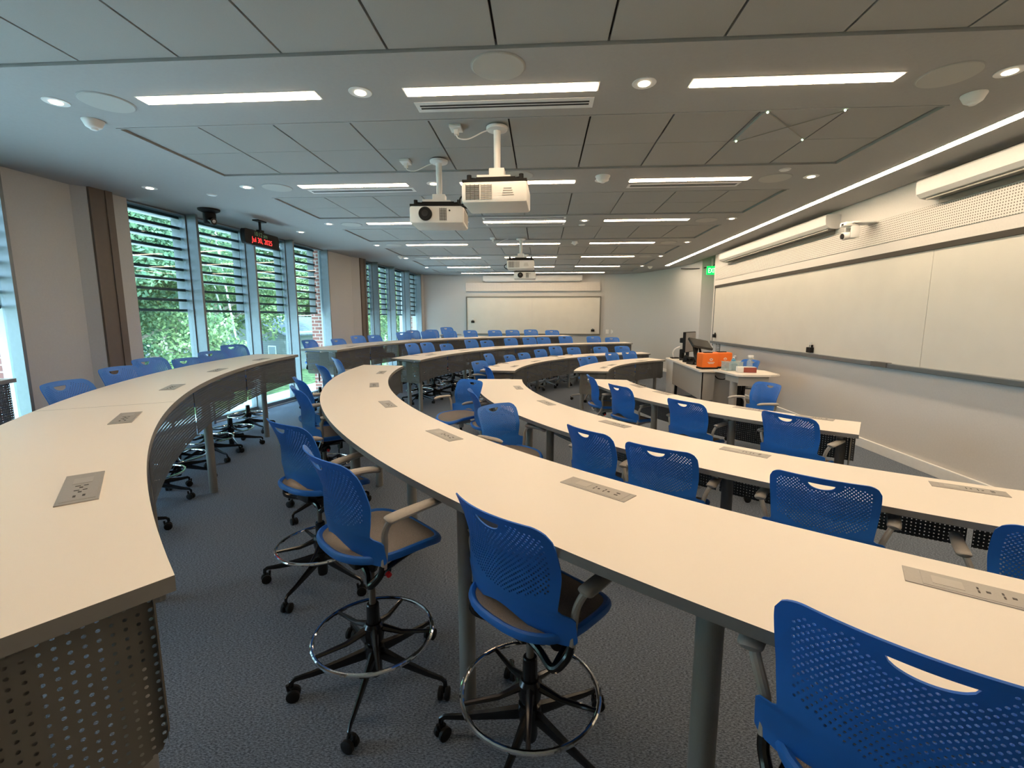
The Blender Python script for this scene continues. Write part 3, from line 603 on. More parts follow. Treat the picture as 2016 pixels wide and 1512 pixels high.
# ------------------------------------------------------------------ tables
CN = (4.76, 6.97)
def arcpt(c, r, a): return (c[0]+r*math.cos(a), c[1]+r*math.sin(a))
def make_table(c, r0, r1, z, A0, A1, lab, outlets, legs, r_out, panel_h=0.33, open_ends=(False, False), seams=(), npanel=4, endpanels=(True, True), oncurve=True):
    """A0/A1: (inner angle, outer angle) in degrees of the two ends"""
    t = thing('curved_table', lab, 'table', (c[0], c[1], 0), 0, 'curved tiered classroom tables')
    N = 72; bm = bmesh.new(); th = 0.032; rows = []
    for i in range(N+1):
        k = i/N; ai = D2R(A0[0]+(A1[0]-A0[0])*k); ao = D2R(A0[1]+(A1[1]-A0[1])*k)
        p0 = arcpt((0, 0), r0, ai); p1 = arcpt((0, 0), r1, ao)
        rows.append((p0, p1, ai, ao))
    V = [[bm.verts.new((*p0, z)), bm.verts.new((*p1, z)), bm.verts.new((*p1, z-th)), bm.verts.new((*p0, z-th))] for p0, p1, _, _ in rows]
    for i in range(N):
        a, b = V[i], V[i+1]
        bm.faces.new((a[0], a[1], b[1], b[0])).material_index = 0
        for u, v in ((1, 2), (2, 3), (3, 0)): bm.faces.new((a[u], a[v], b[v], b[u])).material_index = 1
    bm.faces.new(V[0][::-1]).material_index = 1; bm.faces.new(V[-1]).material_index = 1
    obj('tabletop', bm, [M['lam'], M['edge']], t)
    for a in seams:
        bm = bmesh.new(); a = D2R(a); p = arcpt((0, 0), r0+.002, a); q = arcpt((0, 0), r1-.002, a); e = Vector((-math.sin(a), math.cos(a)))*0.0012
        prism(bm, [(p[0]-e.x, p[1]-e.y), (q[0]-e.x, q[1]-e.y), (q[0]+e.x, q[1]+e.y), (p[0]+e.x, p[1]+e.y)], z-0.001, z+0.0004); obj('seam', bm, M['edge'], t)
    # modesty panels along the inner edge
    rp = r0+0.035; a_s, a_e = A0[0], A1[0]; sg = 1 if a_e > a_s else -1; gap = math.degrees(0.012/rp)*sg
    for k in range(npanel):
        b0 = a_s+(a_e-a_s)*k/npanel+gap*(2 if k == 0 else 1); b1 = a_s+(a_e-a_s)*(k+1)/npanel-gap*(2 if k == npanel-1 else 1)
        bm = bmesh.new(); uvl = bm.loops.layers.uv.new('UVMap'); n = 14
        cols_ = []
        for i in range(n+1):
            a = D2R(b0+(b1-b0)*i/n); x, y = arcpt((0, 0), rp, a)
            cols_.append((bm.verts.new((x, y, z-th-0.012-panel_h)), bm.verts.new((x, y, z-th-0.006)), rp*a))
        for i in range(n):
            f = bm.faces.new((cols_[i][0], cols_[i+1][0], cols_[i+1][1], cols_[i][1]))
            us = (cols_[i][2], cols_[i+1][2], cols_[i+1][2], cols_[i][2]); vs_ = (0.01, 0.01, panel_h+0.016, panel_h+0.016)
            for lp, u, v in zip(f.loops, us, vs_): lp[uvl].uv = (u, v)
        me = bpy.data.meshes.new('modesty_panel'); bm.to_mesh(me); bm.free(); me.materials.append(M['modesty'])
        for p in me.polygons: p.use_smooth = True
        o = bpy.data.objects.new('modesty_panel', me); C.objects.link(o); o.parent = t
        # frame strip on the panel edges
    for e, (Ae, on) in enumerate(zip((A0, A1), endpanels)):
        if not on: continue
        s = 1 if ((A1[0] > A0[0]) == (e == 0)) else -1
        p0 = Vector(arcpt((0, 0), r0+0.03, D2R(Ae[0]))); p1 = Vector(arcpt((0, 0), r1-0.10, D2R(Ae[0]+(Ae[1]-Ae[0])*0.85)))
        inn = Vector((-math.sin(D2R(Ae[0])), math.cos(D2R(Ae[0]))))*s*0.05
        p0 += inn; p1 += inn
        bm = bmesh.new(); uvl = bm.loops.layers.uv.new('UVMap'); L = (p1-p0).length; zt = z-th-0.008; zb = zt-panel_h-0.03; rr = 0.05
        prof = [(0, zb+rr), (rr*0.3, zb+rr*0.3), (rr, zb), (L-0.02, zb), (L, zb+0.02), (L, zt), (0, zt)]
        f = bm.faces.new([bm.verts.new((*(p0+(p1-p0)*(u/L)), zz)) for u, zz in prof])
        for lp, (u, zz) in zip(f.loops, prof): lp[uvl].uv = (u, zz-zb)
        me = bpy.data.meshes.new('end_panel'); bm.to_mesh(me); bm.free(); me.materials.append(M['endp'])
        o = bpy.data.objects.new('end_panel', me); C.objects.link(o); o.parent = t
        q0 = p0+(p1-p0)*0.34+inn*0.12; q1 = p0+(p1-p0)*0.58+inn*0.12; n2 = inn.normalized()*0.003
        bm = bmesh.new(); prism(bm, [q0[:], q1[:], (q1+n2)[:], (q0+n2)[:]], zb+0.03, zt-0.01); obj('bracket', bm, M['tleg'], t)
    for r, a in legs:
        x, y = arcpt((0, 0), r, D2R(a)); bm = bmesh.new()
        lathe(bm, [(0.032, 0.0), (0.034, 0.012), (0.034, z-th-0.03), (0.034, z-th-0.001)], 18, x, y)
        lg = obj('leg', bm, M['tleg'], t, smooth=True)
    # cross rails under the top
    for a in sorted({round(a_, 1) for _, a_ in legs}):
        e = Vector((math.cos(D2R(a)), math.sin(D2R(a)))); n_ = Vector((-e.y, e.x))*0.02
        p = e*(r0+0.06); q = e*(r1-0.06); bm = bmesh.new()
        prism(bm, [(p+n_)[:], (p-n_)[:], (q-n_)[:], (q+n_)[:]], z-th-0.03, z-th-0.001); obj('support_rail', bm, M['tleg'], t)
    for a in outlets:
        e = D2R(a); x, y = arcpt((0, 0), r_out, e)
        po = bpy.data.objects.new('power_outlet', OUT['plate']); C.objects.link(po); po.parent = t
        po.location = (x, y, z); po.rotation_euler = (0, 0, e+PI/2)
        for cx in (0.0, 0.045): so = bpy.data.objects.new('socket', OUT['sock']); C.objects.link(so); so.parent = po; so.location = (cx, 0, 0)
        so = bpy.data.objects.new('usb_ports', OUT['usb']); C.objects.link(so); so.parent = po
        so = bpy.data.objects.new('blank_insert', OUT['blank']); C.objects.link(so); so.parent = po
    return t
M['endp'] = dots('perforated_end_panel', (0.115, 0.108, 0.096), 0.0195, 0.0036, rough=0.6)
OUT = {}
bm = bmesh.new(); box(bm, -0.15, 0.15, -0.045, 0.045, 0.0, 0.0025); box(bm, -0.115, 0.13, -0.038, 0.038, 0.0025, 0.0035, bev=0.0006)
o = obj('plate', bm, M['plate']); OUT['plate'] = o.data; bpy.data.objects.remove(o)
o = obj('blank', B(-0.095, -0.035, -0.022, 0.022, 0.0035, 0.0042), M['trimgrey']); OUT['blank'] = o.data; bpy.data.objects.remove(o)
bm = bmesh.new()
for dx, dy, a_, b_ in ((-0.008, -0.008, 0.0018, 0.006), (-0.008, 0.010, 0.0018, 0.005), (0.010, 0.0, 0.004, 0.004)): box(bm, dx-a_, dx+a_, dy-b_, dy+b_, 0.0035, 0.0045)
o = obj('slots', bm, M['socket']); OUT['sock'] = o.data; bpy.data.objects.remove(o)
bm = bmesh.new()
for dy in (-0.012, 0.008): box(bm, 0.085, 0.10, dy, dy+0.006, 0.0035, 0.0045)
o = obj('ports', bm, M['socket']); OUT['usb'] = o.data; bpy.data.objects.remove(o)
CT = CN
make_table((4.829, 6.864), 8.22, 8.84, 1.11, (-132.3, -131.75), (-175.1, -175.8), 'high curved table in the left foreground, its perforated end panel facing the camera', [-137.5, -145.5, -153.5, -161.6, -169.9], [(8.30, -135.0), (8.74, -135.0), (8.74, -146.8), (8.40, -159.5), (8.62, -173.6), (8.74, -165.5), (8.36, -147.0)], 8.37, seams=(-148.5,), npanel=4)
make_table(CT, 6.76, 7.38, 0.93, (-108, -108), (-175.9, -177.1), 'long curved middle table sweeping from the bottom right corner of the photo', [-112.6, -122.1, -131.1, -140.5, -150, -159.5, -169], [(7.29, -126.4), (6.90, -110), (7.30, -133.8), (6.86, -146), (6.90, -156.2), (7.22, -147.0), (7.2, -165), (6.92, -174.5), (6.90, -121.0)], 6.90, npanel=6)
make_table(CT, 5.05, 5.70, 0.716, (-104, -104), (-177.1, -177.6), 'low curved table with dark perforated skirt between the long middle table and the front table', [-107.5, -119.2, -131.1, -143.1, -155.5, -168], [(5.5, -118), (5.42, -131.2), (5.5, -148.2), (5.2, -160), (5.5, -174), (5.2, -106)], 5.17, npanel=5, panel_h=0.30)
make_table(CT, 3.52, 4.08, 0.716, (-124.6, -124.6), (-176.4, -178.1), 'innermost low curved table nearest the lecturer desk, near half', [-130, -138.9, -157.0, -166.6], [(3.86, -126.3), (3.98, -151.8), (3.9, -139), (3.7, -172)], 3.58, npanel=3, panel_h=0.30)
make_table((3.15, 7.5), 6.38, 7.08, 1.11, (184.0, 181.8), (110.6, 110.6), 'high far curved table, back row running toward the back whiteboard', [175, 165.7, 156, 146, 136, 126], [(6.9, 177.5), (6.5, 176), (6.6, 160), (6.8, 150), (6.5, 140), (6.8, 130), (6.6, 113)], 6.56, npanel=6)
make_table((4.41, 6.92), 6.40, 7.02, 0.93, (175.8, 173.6), (107.0, 106.4), 'far curved table, second row from the back on the far side', [166.1, 155.1, 144.6, 133.2, 122.5], [(6.56, 172.4), (6.9, 170), (6.6, 156), (6.8, 148), (6.5, 138), (6.8, 128), (6.6, 110)], 6.68, npanel=6)
make_table((4.32, 7.45), 4.79, 5.40, 0.716, (175.4, 175.6), (108.6, 107.5), 'far low curved table, third row on the far side', [166.5, 153.4, 141.4, 129.4, 118], [(5.2, 172), (5.0, 158), (5.2, 148), (4.95, 138), (5.2, 126), (5.0, 112)], 4.96, npanel=5)
make_table((4.43, 7.30), 3.34, 3.92, 0.716, (170.5, 171.5), (121.5, 120.5), 'far innermost low curved table touching the lecturer desk', [160.3, 151.4, 131], [(3.80, 167.3), (3.5, 155), (3.7, 145), (3.42, 135), (3.48, 124)], 3.49, npanel=3, panel_h=0.34)
make_table(CT, 9.75, 10.32, 1.11, (-159.3, -159.3), (-146, -146), 'dark-ended outermost high table at the left edge of the photo', [], [(9.9, -157.5), (10.2, -150)], 9.9, npanel=1)
make_table((3.15, 7.5), 7.95, 8.45, 1.07, (146, 146), (126.8, 126.8), 'outermost far table piece behind the high back row, mostly hidden by chairs', [], [(8.1, 144), (8.2, 136), (8.2, 129)], 8.1, npanel=2)
# ------------------------------------------------------------------ chairs
def hpt(u, h, th=0.0):
    """point on the back shell: u in -1..1 across, h height above the seat"""
    # half width as a function of height, with the wings at the bottom
    hw = 0.218+0.014*math.sin(min(1, max(0, h-0.10)/0.20)*PI/2)-(0.012*((h-0.30)/0.085)**2 if h > 0.30 else 0)
    k = min(1, max(0, (0.088-h)/0.022)); k = k*k*(3-2*k); k2 = max(0, (-h-0.008)/0.02); hw += 0.046*k-0.022*min(1, k2)**2
    y = u*hw
    wrap = 1.05+0.10*k
    x = -0.140-0.082*max(0, (h-0.12)/0.26)**1.6-0.012*math.sin(PI*min(1, max(0, h/0.2)))+wrap*y*y
    return Vector((x, -y, h))
def back_mesh():
    nu, nv = 56, 40
    hb, ht = -0.055, 0.385
    bm = bmesh.new()
    def low(u):   # lower edge: arch up in the middle, down at the wings
        a = min(1, abs(u)/0.84); return 0.040-0.068*a*a*(3-2*a)
    def top(u):
        a = abs(u); d = 0.0
        if a > 0.79: d = 0.044*(1-math.sqrt(max(0, 1-((a-0.79)/0.21)**2)))
        return ht-d-0.006*a*a
    def pos(ui, vj):
        u = -1+2*ui/nu; v = vj/nv; h0 = low(u); h1 = top(u)
        # keep rows level in the upper body, bend only near the ends
        hh = hb+0.04+(ht-hb-0.04)*v
        h = h0+(h1-h0)*v
        wgt = min(1, max(0, v*3)); lim = min(hh, h1)
        h = h*(1-0.0)
        return hpt(u, h)
    # handle slot: a half moon with a flat top
    def slot(u, v):
        y = u*0.225; h = low(u)+(top(u)-low(u))*v
        return (y/0.056)**2+((h-0.352)/0.030)**2 < 1 and h < 0.352
    vg = {}
    def V(i, j):
        if (i, j) not in vg: vg[(i, j)] = bm.verts.new(pos(i, j))
        return vg[(i, j)]
    gone = set()
    for i in range(nu):
        for j in range(nv):
            if slot(-1+2*(i+0.5)/nu, (j+0.5)/nv): gone.add((i, j))
    for i in range(nu):
        for j in range(nv):
            if (i, j) in gone: continue
            u = -1+2*(i+0.5)/nu; v = (j+0.5)/nv; a = abs(u)
            h = low(u)+(top(u)-low(u))*v
            near = any((i+di, j+dj) in gone for di in (-2, -1, 0, 1, 2) for dj in (-2, -1, 0, 1))
            lowb = 0.155-0.055*(1-a*a)
            hole = (i+j) % 2 == 0 and a < 0.86 and h > lowb-0.0 and h < 0.362-0.03*max(0, a-0.5)*2 and not near and v < 0.945 and not (a < 0.38 and h > 0.335)
            q = (V(i, j), V(i+1, j), V(i+1, j+1), V(i, j+1))
            if not hole: bm.faces.new(q); continue
            rx, rv = 0.41, 0.35
            oc = [bm.verts.new(pos(i+0.5+rx*math.cos(PI/8+k*PI/4), j+0.5+rv*math.sin(PI/8+k*PI/4))) for k in range(8)]
            c10, c11, c01, c00 = q[1], q[2], q[3], q[0]
            bm.faces.new((c10, c11, oc[0], oc[7])); bm.faces.new((c11, oc[1], oc[0]))
            bm.faces.new((c11, c01, oc[2], oc[1])); bm.faces.new((c01, oc[3], oc[2]))
            bm.faces.new((c01, c00, oc[4], oc[3])); bm.faces.new((c00, oc[5], oc[4]))
            bm.faces.new((c00, c10, oc[6], oc[5])); bm.faces.new((c10, oc[7], oc[6]))
    # round the slot outline
    for (i, j), v in vg.items():
        near = [(i+a, j+b) in gone for a in (-1, 0) for b in (-1, 0)]
        if any(near) and not all(near):
            y = -v.co.y; h = v.co.z; dy = y/0.056; dh = (h-0.352)/0.030; n = math.hypot(dy, dh)
            if h > 0.348: v.co.z = 0.352
            elif n > 0.3:
                ny, nh = dy/n*0.056, 0.352+dh/n*0.030
                p = hpt(ny/0.230, nh); v.co = Vector((p.x, -ny, nh))
    bmesh.ops.recalc_face_normals(bm, faces=bm.faces)
    bmesh.ops.solidify(bm, geom=list(bm.faces), thickness=0.0045)
    return bm
def sqr(a, n): return math.copysign(abs(a)**n, a)
def outline(k, s=1.0):
    a = 2*PI*k; c, s_ = math.cos(a), math.sin(a)
    e = 0.62 if c > 0 else 0.86
    x = sqr(c, e)*(0.268 if c > 0 else 0.22)*s; y = sqr(s_, 0.74)*0.236*s
    if c > 0: y *= 1-0.03*c
    return x+0.025, y
def seatz(x, y): return -0.012+0.05*(x/0.24 if x < 0 else 0)**2*0.5-0.035*max(0, (x-0.10)/0.15)**2+0.10*y*y
def seat_parts():
    n = 44; bm = bmesh.new(); rings = []
    for s in (0.30, 0.60, 0.80, 0.90):
        rings.append([bm.verts.new((x, y, seatz(x, y)+0.008*(s < 0.9))) for x, y in (outline(k/n, s) for k in range(n))])
    c = bm.verts.new((0.025, 0, seatz(0, 0)+0.006))
    for k in range(n): bm.faces.new((c, rings[0][k], rings[0][(k+1) % n]))
    for a, b in zip(rings, rings[1:]):
        for k in range(n): bm.faces.new((a[k], a[(k+1) % n], b[(k+1) % n], b[k]))
    bm2 = bmesh.new(); rings = []
    for s, dz in ((0.89, 0.0), (0.91, 0.006), (0.95, 0.009), (0.985, 0.004), (1.0, -0.008), (0.985, -0.022), (0.93, -0.028), (0.80, -0.030)):
        rings.append([bm2.verts.new((x, y, seatz(x, y)+dz)) for x, y in (outline(k/n, s) for k in range(n))])
    for a, b in zip(rings, rings[1:]):
        for k in range(n): bm2.faces.new((a[k], a[(k+1) % n], b[(k+1) % n], b[k]))
    bm2.faces.new(rings[-1])
    return bm, bm2
PARTS = {}
def store(key, bm, m, smooth=True, angle=35):
    o = obj(key, bm, m, smooth=smooth, angle=angle); PARTS[key] = o.data; bpy.data.objects.remove(o)
store('backrest', back_mesh(), M['blue'], angle=40)
a_, b_ = seat_parts(); store('seat', a_, M['seat']); store('seat_rim', b_, M['blue'])
for s, nm in ((1, 'l'), (-1, 'r')):
    bm = bmesh.new(); tube(bm, smoothpts([(-0.062, 0.243*s, -0.04), (-0.055, 0.246*s, 0.05), (-0.06, 0.258*s, 0.105), (-0.05, 0.275*s, 0.15), (-0.025, 0.283*s, 0.165)], 5), 0.0125, 10); store('post'+nm, bm, M['pad'])
    bm = bmesh.new(); tube(bm, smoothpts([(-0.065, 0.284*s, 0.160), (-0.04, 0.286*s, 0.170), (0.04, 0.284*s, 0.180), (0.14, 0.272*s, 0.180), (0.19, 0.255*s, 0.160)], 4), [0.013, 0.022, 0.026, 0.028, 0.028, 0.028, 0.028, 0.028, 0.027, 0.027, 0.026, 0.026, 0.025, 0.024, 0.021, 0.018, 0.011], 12, sx=1.0)
    bmesh.ops.scale(bm, verts=bm.verts, vec=(1, 1, 0.62), space=Matrix.Translation((0, 0, -0.170))); store('pad'+nm, bm, M['pad'])
def frame_bm():
    bm = bmesh.new()
    pts = smoothpts([(-0.062, 0.242, -0.03), (-0.075, 0.235, -0.07), (-0.10, 0.20, -0.115), (-0.06, 0.10, -0.125), (-0.045, 0.0, -0.125), (-0.06, -0.10, -0.125), (-0.10, -0.20, -0.115), (-0.075, -0.235, -0.07), (-0.062, -0.242, -0.03)], 5)
    tube(bm, pts, 0.0135, 10)
    for s in (1, -1):
        tube(bm, smoothpts([(-0.10, 0.205*s, -0.105), (-0.02, 0.19*s, -0.075), (0.10, 0.17*s, -0.055), (0.20, 0.15*s, -0.06)], 5), 0.011, 8)
        box(bm, 0.10, 0.18, 0.10*s-0.02, 0.10*s+0.02, -0.07, -0.04)
    box(bm, -0.10, 0.12, -0.065, 0.065, -0.115, -0.045, bev=0.012)
    lathe(bm, [(0.028, -0.17), (0.034, -0.15), (0.034, -0.11)], 14)
    return bm
store('frame_b', frame_bm(), M['black']); store('frame_s', frame_bm(), M['silver'])
bm = bmesh.new(); lathe(bm, [(0.014, -0.36), (0.014, -0.12)], 14); store('lift_b', bm, M['column']); 
bm = bmesh.new(); lathe(bm, [(0.014, -0.26), (0.014, -0.12)], 14); store('lift_s', bm, M['black'])
def base_bm(hub):
    bm = bmesh.new()
    lathe(bm, [(0.026, 0.035), (0.03, 0.05), (0.03, 0.12), (0.042, 0.125), (0.045, 0.16), (0.042, 0.185), (0.03, 0.19), (0.027, hub), (0.024, hub+0.004)], 18)
    for k in range(5):
        a = 2*PI*k/5; d = Vector((math.cos(a), math.sin(a), 0))
        P_ = [d*0.03+Vector((0, 0, 0.145)), d*0.14+Vector((0, 0, 0.122)), d*0.26+Vector((0, 0, 0.100)), d*0.325+Vector((0, 0, 0.093)), d*0.340+Vector((0, 0, 0.082)), d*0.342+Vector((0, 0, 0.060))]
        tube(bm, P_, [0.030, 0.022, 0.015, 0.012, 0.011, 0.010], 8, sx=0.6)
    return bm
store('base_b', base_bm(0.37), M['black']); store('base_s', base_bm(0.23), M['silver'])
bm = bmesh.new()
for s in (-1, 1): tube(bm, [(0, 0.004*s, 0), (0, 0.010*s, 0), (0, 0.022*s, 0), (0, 0.025*s, 0)], [0.020, 0.027, 0.027, 0.022], 16)
tube(bm, [(0.0, 0, 0.0), (0.02, 0, 0.022), (0.022, 0, 0.045)], 0.007, 8); store('caster', bm, M['blackp'])
bm = bmesh.new(); n = 48; tube(bm, [(0.2525*math.cos(2*PI*k/n), 0.2525*math.sin(2*PI*k/n), 0) for k in range(n)], 0.0095, 10, closed=True); store('ring', bm, M['chrome'])
bm = bmesh.new()
for k in range(5):
    a = 2*PI*k/5+0.35; d = Vector((math.cos(a), math.sin(a), 0)); tube(bm, [d*0.02+Vector((0, 0, 0.03)), d*0.12+Vector((0, 0, 0.0)), d*0.249], [0.018, 0.011, 0.008], 8)
lathe(bm, [(0.04, -0.03), (0.045, 0.0), (0.045, 0.035), (0.034, 0.05)], 16); store('spokes', bm, M['black'])
bm = bmesh.new(); sphere(bm, (0.0, -0.13, -0.115), 0.026); tube(bm, [(0, -0.05, -0.09), (0, -0.12, -0.112)], 0.007, 8); store('knob', bm, M['blackp'])
bm = bmesh.new(); tube(bm, [(0, -0.150, -0.122), (0, -0.166, -0.126)], [0.012, 0.011], 10); store('button', bm, M['red'])
def mk(name, key, parent, loc=(0, 0, 0), rz=0):
    o = bpy.data.objects.new(name, PARTS[key]); C.objects.link(o); o.parent = parent; o.location = loc; o.rotation_euler = (0, 0, rz); return o
def chair(x, y, yaw, ztop, stool, label, group, brot=None):
    """x, y: where the middle of the backrest's top edge is; yaw: facing direction in degrees"""
    a = D2R(yaw); bx, by = x+0.222*math.cos(a), y+0.222*math.sin(a)
    t = thing('task_stool' if stool else 'task_chair', label, 'stool' if stool else 'chair', (bx, by, 0), a, group)
    zs = ztop-0.385
    mk('backrest', 'backrest', t, (0, 0, zs)); mk('seat', 'seat', t, (0, 0, zs)); mk('seat_rim', 'seat_rim', t, (0, 0, zs))
    for s in 'lr': p = mk('arm_post', 'post'+s, t, (0, 0, zs)); mk('arm_pad', 'pad'+s, p)
    f = 'b' if stool else 's'
    mk('seat_frame', 'frame_'+f, t, (0, 0, zs)); mk('gas_lift', 'lift_'+f, t, (0, 0, zs))
    r = random.uniform(0, 1.2) if brot is None else D2R(brot)-a
    b = mk('star_base', 'base_'+f, t, (0, 0, 0), r)
    for k in range(5):
        an = 2*PI*k/5+r; c = mk('caster', 'caster', t, (0.335*math.cos(an), 0.335*math.sin(an), 0.027), random.uniform(0, 6.28))
    kn = mk('height_knob', 'knob', t, (0, 0, zs)); mk('red_button', 'button', kn)
    if stool:
        rg = mk('foot_ring', 'ring', t, (0, 0, 0.235), r); mk('ring_spokes', 'spokes', rg)
    return t
G = {'T2n': ('stools along the long middle table', True), 'T1n': ('stools behind the high left table', True), 'T3n': ('chairs along the low middle table', False), 'T4n': ('chairs along the innermost near table', False),
 'T1f': ('stools behind the far back row table', True), 'T2f': ('stools behind the second far table', True), 'T3f': ('chairs behind the third far table', False), 'T4f': ('chairs behind the innermost far table', False), 'T0f': ('stools at the outermost far table', True), 'I': ('chairs by the lecturer desk', False)}
